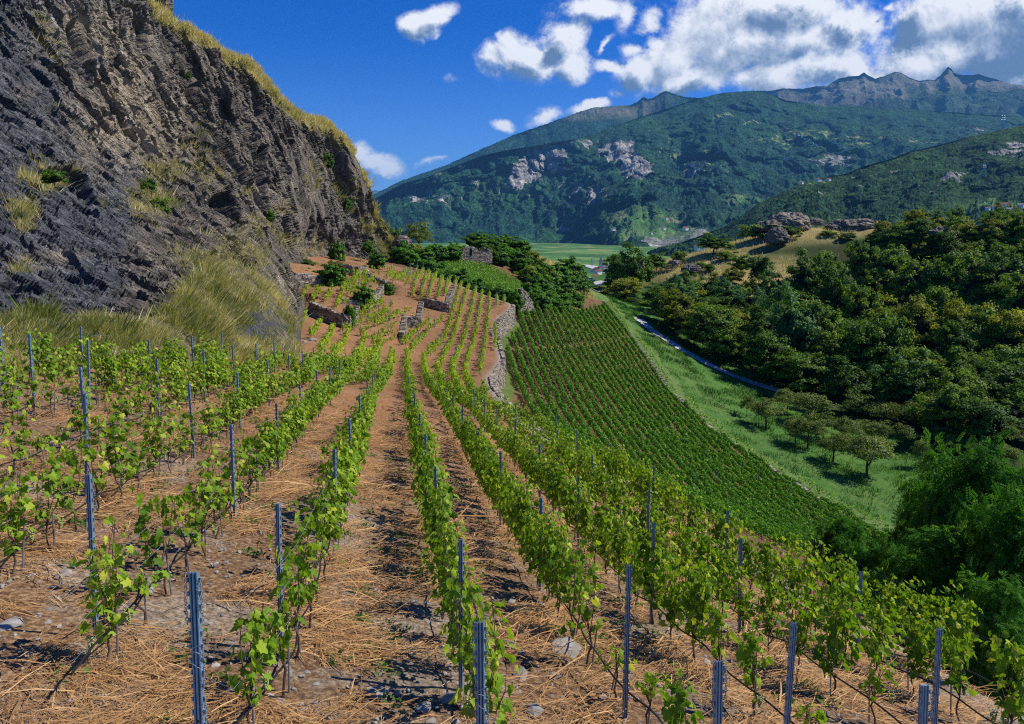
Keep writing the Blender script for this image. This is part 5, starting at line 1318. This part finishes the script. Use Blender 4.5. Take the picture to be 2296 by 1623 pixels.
# green vineyard on the mound
nM = 30000; r = np.random.default_rng(9); s_ = r.uniform(0, 1, nM); 
XM, YM = r.uniform(-20, 4, nM), r.uniform(150, 189, nM)
YM = np.round(YM/.9)*.9+r.normal(0, .10, nM)
ok = ((XM+6.5)/11.5)**2+((YM-171)/17)**2 < 1; ok &= YM > 158-.25*(XM+15); XM, YM = XM[ok], YM[ok]; nM = len(XM)
hM = r.random(nM); ZM = zg(XM, YM)+.5+hM*1.0
V, F, R = scatter(SV, SF4, np.stack([XM, YM, ZM], -1), np.stack([r.normal(0, .7, nM), r.normal(0, .7, nM), -r.uniform(.1, 1.2, nM)], -1), np.stack([r.normal(0, .6, nM), -r.uniform(0, 1, nM), r.uniform(.2, 1.2, nM)], -1), .26*r.uniform(.7, 1.2, nM), np.clip(r.beta(1.8, 2.6, nM), 0, 1))
tag(mk('mound_vineyard_vines', V, F, [M_VINED], {'rnd': R}), 'close planted green vines covering the mound below the ruin', 'grapevines', kind='stuff')
# straggling vines by the meadow wall
V, F, R = [], [], []
nS = 2600; yy_ = r.uniform(88, 215, nS); cl_ = np.round(yy_/2.2)*2.2; xx_ = lower_right_edge(yy_)+1.5+1.7*((cl_*7.3) % 1)+r.normal(0, .3, nS); yy_ = cl_+r.normal(0, .35, nS)
zz_ = z_low(xx_, yy_)+r.random(nS)*1.2
V, F, R = scatter(SV, SF4, np.stack([xx_, yy_, zz_], -1), r.normal(0, 1, (nS, 3)), np.stack([r.normal(0, .6, nS), r.normal(0, .6, nS), r.uniform(.3, 1.2, nS)], -1), .26*r.uniform(.7, 1.2, nS), np.clip(r.beta(2, 2, nS), 0, 1))
tag(mk('straggling_vines', V, F, [M_VINED], {'rnd': R}), 'straggling vines between low wall and meadow', 'grapevines', kind='stuff')

M_MEADOW = leaf_mat('meadow_grass_blade', (.015, .06, .010), (.04, .13, .018), (.12, .24, .04))
# ---------------------------------------------------------------- grasses
BL = np.array([(-.5, 0, 0), (.5, 0, 0), (.25, .55, 0), (.06, 1, 0), (-.06, 1, 0), (-.25, .55, 0)])*[.045, 1, 1]; BLF = np.array([(0, 1, 2, 5), (5, 2, 3, 4)])
def blades(name, X, length, width, rnd, label, lean, mat, cat='grass'):
    n = len(X); rr_ = np.random.default_rng(len(X)); up = np.array([0, 0, 1.0])+np.array(lean)+rr_.normal(0, .30, (n, 3))
    tv = BL*[width/.045, 1, 1]; tv[3:5, 2] = .18
    V, F, R = scatter(tv, BLF, X, up, rr_.normal(0, 1, (n, 3))*[1, 1, .2]+[.3, -.8, .1], length, rnd)
    return tag(mk(name, V, F, [mat], {'rnd': R}), label, cat, kind='stuff')
w_ = np.clip(cl_grass-.15, 0, 1)*(1+.5*fbm(np.stack([cl_px/40, cl_py/25, 0*cl_px], -1), 3, .6, 91))
vis = (cl_px > -60) & (T_ > .0)
dist_ = np.linalg.norm(cl_V, axis=1)
patch = sst(fbm(cl_V/1.6, 3, .6, 92)+.5*fbm(cl_V/6, 3, .6, 94), -.02, .35)
prob = np.clip(w_, 0, 1)*vis*patch*(1+1.2*cl_bank)
prob = prob/prob.sum(); NG = 150000
NTS = 15000; KB = 14; tpick = r.choice(len(prob), NTS, p=prob); pick = np.repeat(tpick, KB); NG = NTS*KB
D_ = dist_[pick]; sz_ = np.repeat(r.lognormal(0, .4, NTS), KB); dirn = r.normal(0, 1, (NG, 3)); dirn[:, 2] = np.abs(dirn[:, 2])*.2
Xg = cl_V[pick]+dirn*.11*(sz_*np.clip(D_/40, .6, 1.8))[:, None]
ln = np.interp(D_, [25, 60, 160], [.22, .34, .62])*r.uniform(.5, 1.4, NG)*sz_
gz = np.clip(.55+.85*fbm(cl_V[pick]/4.5, 3, .6, 93)+.2*cl_crest[pick]+np.repeat(r.normal(0, .26, NTS), KB)+r.normal(0, .08, NG), 0, 1)
upv = np.array([.22, -.05, 1.0])+dirn*.55
tvb = BL*[1.5, 1, 1]; Vb, Fb, Rb = scatter(tvb, BLF, Xg, upv, r.normal(0, 1, (NG, 3))*[1, 1, .2]+[.3, -.8, .1], ln, gz)
tag(mk('dry_grass', Vb, Fb, [M_DRYG], {'rnd': Rb}), 'tall tussocks of dry and green grass on the bank and cliff ledges', 'grass', kind='stuff')
# crest fringe
ct = Vc.reshape(cols, rows, 3)[:, -3:]; m_ = np.repeat((cxs > 330) & (cxs < 790), 3).reshape(-1, 3)
ct = ct[m_[:, 0]].reshape(-1, 3); kf = r.integers(0, len(ct), 16000)
blades('dry_grass', ct[kf]+r.normal(0, .3, (16000, 3)), r.uniform(.5, 1.3, 16000), .09, r.uniform(.5, 1, 16000), 'sunlit straw coloured grass fringe along the cliff top', (.3, 0, 0), M_DRYG)
# knoll grass
NK = 26000; cs_ = np.array(dryc); kk = r.integers(0, len(cs_), NK); XK = cs_[kk, 0]+r.uniform(-1, 1, NK)*cs_[kk, 2]; YK = cs_[kk, 1]+r.uniform(-1, 1, NK)*cs_[kk, 3]
ZK = zg(XK, YK)
blades('dry_grass', np.stack([XK, YK, ZK], -1), r.uniform(.5, 1.2, NK), .16, np.clip(.62+.3*r.normal(0, .8, NK), 0, 1), 'bleached grass on the knolls beyond the meadow', (.2, 0, 0), M_DRYG)

NK = 70000; YK = r.uniform(84, 260, NK); XK = lower_right_edge(YK)+4+r.random(NK)*np.interp(YK, [84, 130, 180, 260], [44, 40, 20, 20])
pt = fbm(np.stack([XK/3, YK/3, 0*XK], -1), 3, .6, 71); k = pt > -.12+r.normal(0, .12, NK); XK, YK, pt = XK[k], YK[k], pt[k]; NK = len(XK)
blades('meadow_grass', np.stack([XK, YK, z_low(XK, YK)], -1), r.uniform(.25, .6, NK)*(1+pt), .16, np.clip(.5+.9*fbm(np.stack([XK/9, YK/9, 0*XK], -1), 3, .6, 72)+r.normal(0, .18, NK), 0, 1), 'tufty green grass of the meadow', (.1, 0, 0), M_MEADOW)
# ---------------------------------------------------------------- straw, weeds and stones on the near ground
r = np.random.default_rng(21)
NS = 150000
yS = 5.2+(r.random(NS)**1.6)*26; xS = r.uniform(-1, 1, NS)*(.76*yS); k = (xS > LX(yS)+.5) & (xS < XW(yS)-.2); xS, yS = xS[k], yS[k]
# straw thins out where the soil shows
th = fbm(np.stack([xS*.9, yS*.9, 0*xS], -1), 4, .6, 33); k = th > -.22+.4*r.random(len(xS)); xS, yS = xS[k], yS[k]; NS = len(xS)
zS = zg(xS, yS)+.012+.03*r.random(NS)+.05*np.clip(fbm(np.stack([xS*1.1, yS*1.1, zg(xS, yS)*1.0], -1), 2, .6, 3), 0, 1)
ang = r.normal(0, .75, NS)+.5*np.sin(xS*3.2)   # combed across the aisles
tip = np.stack([np.cos(ang), np.sin(ang), r.normal(0, .10, NS)], -1); slope_n = np.tile([.12, -.05, 1.0], (NS, 1))
SB = np.array([(-.014, 0, 0), (.012, 0, 0), (.012, .5, .05), (.008, 1, .0), (-.008, 1, .0), (-.012, .5, .05)]); 
ln = np.interp(yS, [5, 12, 30], [.17, .26, .45])*r.lognormal(-.1, .5, NS)
V, F, R = scatter(SB, BLF, np.stack([xS, yS, zS], -1), tip, slope_n+r.normal(0, .2, (NS, 3)), ln, np.clip(r.beta(2, 2.4, NS), 0, 1))
tag(mk('straw', V, F, [M_STRAW], {'rnd': R}), 'loose dry straw strewn over the vineyard ground', 'straw', kind='stuff')
NW = 14000; cw = np.stack([r.uniform(-14, 10, 500), 5.5+r.random(500)**1.3*30], -1); kk = r.integers(0, 500, NW)
xS, yS = cw[kk, 0]+r.normal(0, .10, NW), cw[kk, 1]+r.normal(0, .10, NW); k = (xS > LX(yS)+.3) & (xS < XW(yS)-.1); xS, yS = xS[k], yS[k]; NW = len(xS)
V, F, R = scatter(CARD, CARDF, np.stack([xS, yS, zg(xS, yS)+.02+.04*r.random(NW)], -1), np.stack([r.normal(0, 1, NW), r.normal(0, 1, NW), r.uniform(.1, 1.2, NW)], -1), np.stack([r.normal(0, .4, NW), r.normal(0, .4, NW), np.ones(NW)], -1), r.uniform(.03, .09, NW), r.random(NW))
tag(mk('weeds', V, F, [M_WEED], {'rnd': R}), 'small green weeds scattered between the vines', 'weeds', kind='stuff')
ico = np.array([(0,0,1),(.89,0,.45),(.28,.85,.45),(-.72,.53,.45),(-.72,-.53,.45),(.28,-.85,.45),(.72,.53,-.45),(-.28,.85,-.45),(-.89,0,-.45),(-.28,-.85,-.45),(.72,-.53,-.45),(0,0,-1)])
icf = np.array([(0,1,2),(0,2,3),(0,3,4),(0,4,5),(0,5,1),(1,6,2),(2,7,3),(3,8,4),(4,9,5),(5,10,1),(6,7,2),(7,8,3),(8,9,4),(9,10,5),(10,6,1),(11,7,6),(11,8,7),(11,9,8),(11,10,9),(11,6,10)])
NP = 7000; yS = 5.2+r.random(NP)**1.8*24; xS = r.uniform(-.76, .76, NP)*yS
th = fbm(np.stack([xS*.9, yS*.9, 0*xS], -1), 4, .6, 33); k = (th < .0) & (xS > LX(yS)+.3) & (xS < XW(yS)-.1); xS, yS = xS[k], yS[k]; NP = len(xS)
sc_ = r.lognormal(-3.9, .55, NP)[:, None, None]
Mx = r.normal(0, 1, (NP, 3, 3)); Mx = np.linalg.qr(Mx)[0]
V = ((ico[None]*[1.2, 1, .6]*r.uniform(.7, 1.2, (NP, 12, 1)))@Mx)*[1, 1, .6]*sc_+np.stack([xS, yS, zg(xS, yS)+.01], -1)[:, None]
tag(mk('gravel', V.reshape(-1, 3), (icf[None]+(np.arange(NP)*12)[:, None, None]).reshape(-1, 3), [M_STONE]), 'grey pebbles and chips in the bare soil patches', 'gravel', kind='stuff')
def stone(x, y, z, s, label, seed, flatz=.5, mat=M_STONE):
    rr_ = np.random.default_rng(seed); v = ico.copy()
    sub = []; 
    v = v*rr_.uniform(.75, 1.2, (12, 1))*[1.3, 1, flatz]
    o = mk('stone', v*s, icf, [mat]); o.location = (x, y, z); o.rotation_euler = (rr_.normal(0, .2), rr_.normal(0, .2), rr_.uniform(0, 6))
    tag(o, label, 'stone', 'larger stones on the vineyard ground')
for j, (px, py, s, lb) in enumerate([(20,1405,.13,'pale block stone at the left edge'),(330,1330,.10,'flat grey stone under the second plant row'),(845,1560,.11,'white stone near the bottom left of centre'),(1005,1500,.08,'stone beside the foot of the centre row'),(1010,1575,.13,'heap stone at the bottom centre'),(950,1590,.10,'grey stone near the bottom centre'),
    (1165,1520,.11,'flat pale stone right of the chained centre post'),(1140,1448,.09,'small stone pair above the flat pale stone'),(560,1555,.10,'dark edged stone by the hose at lower left'),(1880,1420,.10,'flat stone between right hand rows'),(2240,1375,.14,'stone on the bare slope at the far right'),(150,1290,.09,'small stone left of the double post'),
    (1195,1600,.12,'stone half hidden at the bottom edge'),(700,765,.5,'white boulder on the path below the cliff'),(683,768,.35,'orange tinted boulder beside the white one'),(900,770,.5,'pale boulder at the turning point of the aisle')]):
    q = GP(px, py); stone(q[0], q[1], q[2]+s*.15, s, lb, 700+j)
# rock outcrops
def rock_blob(px, py, D, w, h, lb, seed, tan_=.3, gr=.2):
    u = np.linspace(0, 2*math.pi, 49)[:-1]; v = np.linspace(.02, math.pi*.62, 26); U, Vv = np.meshgrid(u, v, indexing='ij')
    S = np.stack([np.sin(Vv)*np.cos(U), np.sin(Vv)*np.sin(U)*.9, np.cos(Vv)], -1).reshape(-1, 3)
    c = P(px, py, D); d = 1+.28*fbm(S*1.6+seed, 3, .55, seed, True)+.14*fbm(S*[2, 2, 8]+seed, 4, .6, seed+5)
    V = S*d[:, None]*[w/FOC*D, w/FOC*D*.8, h/FOC*D]; ii = np.arange(48*26).reshape(48, 26); jj = np.roll(ii, -1, 0)
    F = np.stack([ii[:, :-1], ii[:, 1:], jj[:, 1:], jj[:, :-1]], -1).reshape(-1, 4); cap = len(V)
    V = np.vstack([V, [0, 0, V[:, 2].max()]]); F2 = np.stack([ii[:, 0], jj[:, 0], np.full(48, cap)], -1)
    o = mk('rock_outcrop', V, [F, F2], [M_ROCK], {'tan': np.full(len(V), tan_), 'brown': np.full(len(V), .8), 'grass': np.full(len(V), gr)})
    o.location = c; tag(o, lb, 'rock', 'rock outcrops on the knolls')
rock_blob(1768, 505, 300, 40, 26, 'big pale rock dome crowning the knoll, left end of the skyline', 1, .6, .1)
rock_blob(1725, 512, 296, 34, 16, 'dark rock shoulder left of the pale dome', 2, .1, .4)
rock_blob(1828, 500, 306, 16, 10, 'small rounded rock between dome and ledge', 3)
rock_blob(1900, 512, 300, 44, 18, 'long dark rock ledge under the dry grass skyline', 4, .2, .3)
rock_blob(1940, 508, 298, 34, 15, 'pale right end of the long rock ledge', 5, .5, .2)
rock_blob(1740, 535, 285, 24, 22, 'dark rock nose below the pale dome', 6, .1, .3)
rock_blob(2110, 522, 262, 22, 12, 'grey slab rock before the crest trees', 7, .4, .1)
rock_blob(1550, 604, 272, 20, 11, 'broken dark rocks in the dry grass knoll', 8, .2, .2)
rock_blob(1512, 590, 280, 14, 6, 'small grey rocks at the knoll brow', 9, .5)
rock_blob(902, 545, 182, 20, 15, 'tilted rock slab behind the cliff spur', 10, .3, .1)
rock_blob(848, 700, 116, 22, 10, 'bare grey rock step below the small round bush', 11, .5, .2)
rock_blob(790, 735, 100, 11, 16, 'rock foot right of the ivy column', 12, .4, .2)
rock_blob(1640, 642, 246, 9, 4, 'lone grey boulder on the grassy clearing', 15, .6)

# ---------------------------------------------------------------- far buildings, car, pylons, people
M_WHITE = flat_mat('white_render', (.72, .70, .66), .9); M_ROOF = flat_mat('brown_tile_roof', (.30, .13, .08), .9, nscale=1); M_ROOFG = flat_mat('grey_slate_roof', (.20, .20, .21), .8); M_WIN = flat_mat('window_glass', (.03, .04, .05), .2)
def house(x, y, z, w, d, h, rz, label, red=True, group=None):
    root = empty('house', (x, y, z), rz); a = MB(); a.box((0, 0, h/2-1), (w, d, h+2)); a.build('walls', M_WHITE, root)
    rf = MB(); o_ = .5; e = h+w*.28
    rf.add([(-w/2-o_, -d/2-o_, h-.1), (w/2+o_, -d/2-o_, h-.1), (w/2+o_, d/2+o_, h-.1), (-w/2-o_, d/2+o_, h-.1), (0, -d/2-o_, e), (0, d/2+o_, e)], [(0, 1, 4), (2, 3, 5), (0, 4, 5, 3), (1, 2, 5, 4), (0, 3, 2, 1)])
    rf.build('roof', M_ROOF if red else M_ROOFG, root)
    for k in (-1, 0, 1):
        wn = MB(); wn.box((k*w*.28, -d/2-.02, h*.55), (w*.12, .1, h*.25)); wn.build('window', M_WIN, root)
    tag(root, label, 'house', group)
def ztarget(px, py, D): return P(px, py, D)
HS = [(1347,603,1250,14,'white church nave at the valley village',True),(1337,604,1240,12,'red roofed village house left of the church',True),(1352,608,1180,12,'village house just right of the church',True),(1330,606,1200,10,'small village house before the church',False),
 (1341,610,1100,12,'low village house in front of the church',True),(1336,622,900,12,'red roof house just above the white car',True),(1372,620,820,10,'house roof behind the gate post',True),(1358,600,1300,16,'long village building right of the steeple',False),
 (1537,513,3500,26,'large farmhouse on the field plateau',True),(1488,512,3400,20,'grey farmhouse in the plateau fields',False),(1494,489,3800,20,'small farmhouse beside the plateau road',True),(1375,514,3500,20,'shed at the left end of the plateau fields',False),(1460,522,3300,14,'tiny hut in the middle of the plateau fields',False),
 (1568,556,1500,22,'village roof seen between the knolls, left one',True),(1582,558,1450,22,'village roof seen between the knolls, middle one',True),(1596,554,1500,22,'village roof seen between the knolls, right one',False),(1588,562,1400,18,'white house under the village roofs between knolls',True),
 (2235,466,1900,22,'red roofed house among right hand fields, left one',True),(2255,464,1900,28,'long red roofed house among right hand fields',True),(2275,466,1900,20,'white house among right hand fields',True),(2288,462,1900,20,'house cut by the right frame edge',False),(2215,468,1900,16,'small house left of the right hand hamlet',False),
 (1835,404,2650,24,'white farmhouse with red roof on the hill ridge',True),(1858,402,2700,18,'small house right of the ridge farmhouse',True),(1797,409,2500,16,'small house on the low end of the ridge',True)]
for (px, py, D, w, lb, red) in HS:
    q = P(px, py+2, D); w *= .75 if D < 3000 else .9; house(q[0], q[1], q[2]-1, w, w*.8, w*.45, .3+(px % 7)*.1, lb, red, 'houses in the valley')
# hill village: clustered house roofs on the big mountain
r = np.random.default_rng(31)
dg = bpy.context.evaluated_depsgraph_get() if False else None
VILL = [(1805,314),(1812,318),(1820,322),(1798,309),(1826,326),(1790,305),(1872,322),(1880,326),(1886,328),(1893,332),(1865,319),(1900,335),(1780,300),(1545,370),(1552,374),(1570,381),(1612,372),(1760,355)]
mt = [o for o in bpy.data.objects if o.name.startswith('mountain') and len(o.data.vertices) > 300000][0]
mv = np.empty(len(mt.data.vertices)*3, np.float32); mt.data.vertices.foreach_get('co', mv); mv = mv.reshape(-1, 3)[::1]
mpx, mpy = proj(mv[:, 0].astype(float), mv[:, 1].astype(float), mv[:, 2].astype(float))
for j, (px, py) in enumerate(VILL):
    k = np.argmin((mpx-px)**2+(mpy-py)**2); q = mv[k]
    s = r.uniform(22, 34); house(float(q[0]), float(q[1])-10, float(q[2])-2, s, s*.8, s*.4, r.uniform(-.5, .5), 'tiny roof of the mountain hamlet, %s from the top of its cluster' % nth(j), j % 2 == 0, 'houses of the mountain hamlets')
# steeple
q = P(1347, 606, 1250); stp = empty('church_tower', tuple(q)); tag(stp, 'white church steeple rising over the valley village', 'tower')
a = MB(); a.box((0, 0, 7), (6, 6, 16)); a.build('shaft', M_WHITE, stp)
a = MB(); a.add([(-3.4, -3.4, 15), (3.4, -3.4, 15), (3.4, 3.4, 15), (-3.4, 3.4, 15), (0, 0, 24)], [(0, 1, 4), (1, 2, 4), (2, 3, 4), (3, 0, 4), (0, 3, 2, 1)]); a.build('spire', M_ROOFG, stp)
# highway strip on the valley floor
def floorpt(px, py): s, t = ST(px, py); D = -60.8/t; return (s*D, D, -60.8)
def floor_ribbon(pts, w, lb):
    pts = np.array([floorpt(*q) for q in pts]); d_ = np.gradient(pts[:, :2], axis=0); d_ /= np.linalg.norm(d_, axis=1)[:, None]; n_ = np.stack([-d_[:, 1], d_[:, 0]], -1)*w/2
    V = np.vstack([np.c_[pts[:, :2]-n_, pts[:, 2]], np.c_[pts[:, :2]+n_, pts[:, 2]]]); m_ = len(pts); i0 = np.arange(m_-1)
    tag(mk('road', V, np.stack([i0, i0+1, i0+1+m_, i0+m_], -1), [M_PATH]), lb, kind='structure')
floor_ribbon([(1290,592),(1310,594),(1330,598),(1350,604)], 26, 'pale road crossing the valley fields')
# parked car
M_CARW = flat_mat('white_car_paint', (.78, .79, .80), .3, spec=.6); M_TYRE = flat_mat('tyre_rubber', (.02, .02, .02), .8)
q = GP(1323, 632); car = empty('parked_car', (q[0], q[1], q[2]+.15), .15); tag(car, 'small white car parked beside the gravel road end', 'car')
prof = [(-2.1, .35), (-2.15, .75), (-1.9, .95), (-1.5, 1.0), (-.9, 1.42), (.5, 1.48), (1.3, 1.0), (2.0, .85), (2.15, .6), (2.1, .35)]
a = MB(); n_ = len(prof); a.add([(x, -.85, z) for x, z in prof]+[(x, .85, z) for x, z in prof], [tuple(range(n_))[::-1], tuple(range(n_, 2*n_))]+[(i, (i+1) % n_, n_+(i+1) % n_, n_+i) for i in range(n_)]); a.build('body', M_CARW, car)
a = MB(); a.add([(-1.4, -.87, 1.0), (-.85, -.87, 1.36), (.45, -.87, 1.40), (1.05, -.87, 1.0), (-1.4, -.855, 1.0), (-.85, -.855, 1.36), (.45, -.855, 1.40), (1.05, -.855, 1.0)], [(0, 3, 2, 1), (4, 5, 6, 7), (0, 1, 5, 4), (1, 2, 6, 5), (2, 3, 7, 6), (3, 0, 4, 7)]); a.build('side_window', M_WIN, car)
for x in (-1.3, 1.35):
    for y in (-.84, .84):
        a = MB(); a.tube([(x, y-.1, .32), (x, y+.1, .32)], .32, 14); a.build('wheel', M_TYRE, car)
q = GP(1375, 628); gp = MB(); gp.box((0, 0, 1.2), (1.3, 1.3, 3.0)); gp.box((0, 0, 2.85), (1.7, 1.7, .35)); o = gp.build('gate_pillar', M_WHITE); o.location = q; tag(o, 'pale gate pillar at the end of the gravel road', 'pillar')
# pylons
def pylon(px, pyb, pyt, D, lb):
    b, t = P(px, pyb, D), P(px, pyt, D); H = t[2]-b[2]; mb = MB(); w = H*.11; rr_ = H*.006
    for sx in (-1, 1):
        for sy in (-1, 1): mb.tube([(sx*w, sy*w, 0), (sx*w*.15, sy*w*.15, H)], rr_*1.4, 4)
    for k in range(9):
        z0, z1 = H*k/9, H*(k+1)/9; a0, a1 = w*(1-.85*k/9), w*(1-.85*(k+1)/9)
        for (s1, s2) in ((-1, 1), (1, -1)):
            mb.tube([(s1*a0, -a0, z0), (s2*a1, -a1, z1)], rr_, 3); mb.tube([(s1*a0, a0, z0), (s2*a1, a1, z1)], rr_, 3)
    for f, l in ((.72, .17), (.83, .14), (.94, .10)): mb.tube([(-H*l, 0, H*f), (H*l, 0, H*f)], rr_*1.4, 4)
    o = mb.build('power_pylon', M_STEEL); o.location = b; tag(o, lb, 'pylon')
pylon(2247, 296, 257, 3550, 'lattice power pylon on the wooded ridge at the upper right')
pylon(2205, 396, 366, 2600, 'lattice power pylon low on the wooded hillside')
pylon(1327, 600, 578, 1400, 'slim mast in the valley fields left of the village')
# two walkers sitting on the rock dome
M_SK = flat_mat('skin', (.55, .36, .26), .6); M_RED = flat_mat('red_shirt', (.5, .08, .06), .8); M_WSH = flat_mat('white_shirt', (.75, .75, .75), .8)
def person(x, y, z, shirt, lb):
    me = bpy.data.meshes.new('person'); J = [(0, 0, .92), (0, 0, 1.15), (0, 0, 1.42), (0, 0, 1.55), (0, 0, 1.66), (-.1, 0, .88), (-.12, -.28, .72), (-.12, -.30, .35), (-.12, -.42, .30), (.1, 0, .88), (.12, -.28, .72), (.12, -.30, .35), (.12, -.42, .30), (-.2, 0, 1.38), (-.26, -.08, 1.1), (-.2, -.25, .95), (.2, 0, 1.38), (.26, -.08, 1.1), (.2, -.25, .95)]
    E = [(0, 1), (1, 2), (2, 3), (3, 4), (0, 5), (5, 6), (6, 7), (7, 8), (0, 9), (9, 10), (10, 11), (11, 12), (2, 13), (13, 14), (14, 15), (2, 16), (16, 17), (17, 18)]
    R_ = [.13, .13, .15, .06, .11, .10, .085, .06, .05, .10, .085, .06, .05, .06, .05, .04, .06, .05, .04]
    me.from_pydata(J, E, []); o = bpy.data.objects.new('person', me); COL.objects.link(o)
    md = o.modifiers.new('skin', 'SKIN'); sv_ = me.skin_vertices[0].data
    for v_, rr_ in zip(sv_, R_): v_.radius = (rr_, rr_)
    sv_[0].use_root = True; o.modifiers.new('sub', 'SUBSURF').levels = 1; me.materials.append(shirt)
    o.location = (x, y, z); tag(o, lb, 'person')
q = P(1777, 482, 300); person(q[0], q[1]-1.0, q[2]-1.0, M_RED, 'person in a red top sitting on the pale rock dome')
person(q[0]-.9, q[1]-1.0, q[2]-1.0, M_WSH, 'person in a white top sitting on the pale rock dome')
# bare twigs and thistles right of the last row
for j, (px, py, D, s, lb) in enumerate([(2070,1380,15,.9,'dry thistle skeleton beside the last vine row'),(2130,1405,14,.8,'dry twig bush at the edge of the brambles'),(2010,1350,17,.8,'dead shrub behind the end vine'),(645,690,90,3.0,'leafless brown bush in the cliff recess')]):
    q = GP(px, py) if D < 50 else P(px, py, D); rr_ = np.random.default_rng(800+j); mb = MB()
    for k in range(60):
        b_ = rr_.normal(0, .15, 3)*s; b_[2] = 0; e = b_+np.array([rr_.normal(0, .35), rr_.normal(0, .35), rr_.uniform(.5, 1.1)])*s; m_ = (b_+e)/2+rr_.normal(0, .05, 3)*s
        mb.tube([b_, m_, e], [.008*s, .005*s, .003*s], 3, False)
        for h_ in range(3):
            f = m_+(e-m_)*rr_.random(); mb.tube([f, f+rr_.normal(0, .13, 3)*s+[0, 0, .08*s]], .003*s, 3, False)
    o = mb.build('dry_shrub', M_TWIG); o.location = q; tag(o, lb, 'shrub')
# ---------------------------------------------------------------- the air of the valley
m, N = new_mat('valley_haze')
pv = N.n('ShaderNodeVolumePrincipled', {'Color': (.15, .50, 1.0, 1), 'Density': HAZE, 'Anisotropy': 0.0})
mo = N.n('ShaderNodeOutputMaterial'); N.t.links.new(pv.outputs[0], mo.inputs['Volume'])
hb = MB(); hb.box((0, 17000, 1470), (60000, 44000, 3070))
hz = hb.build('haze', m)
tag(hz, 'blue haze of the valley air', kind='stuff')
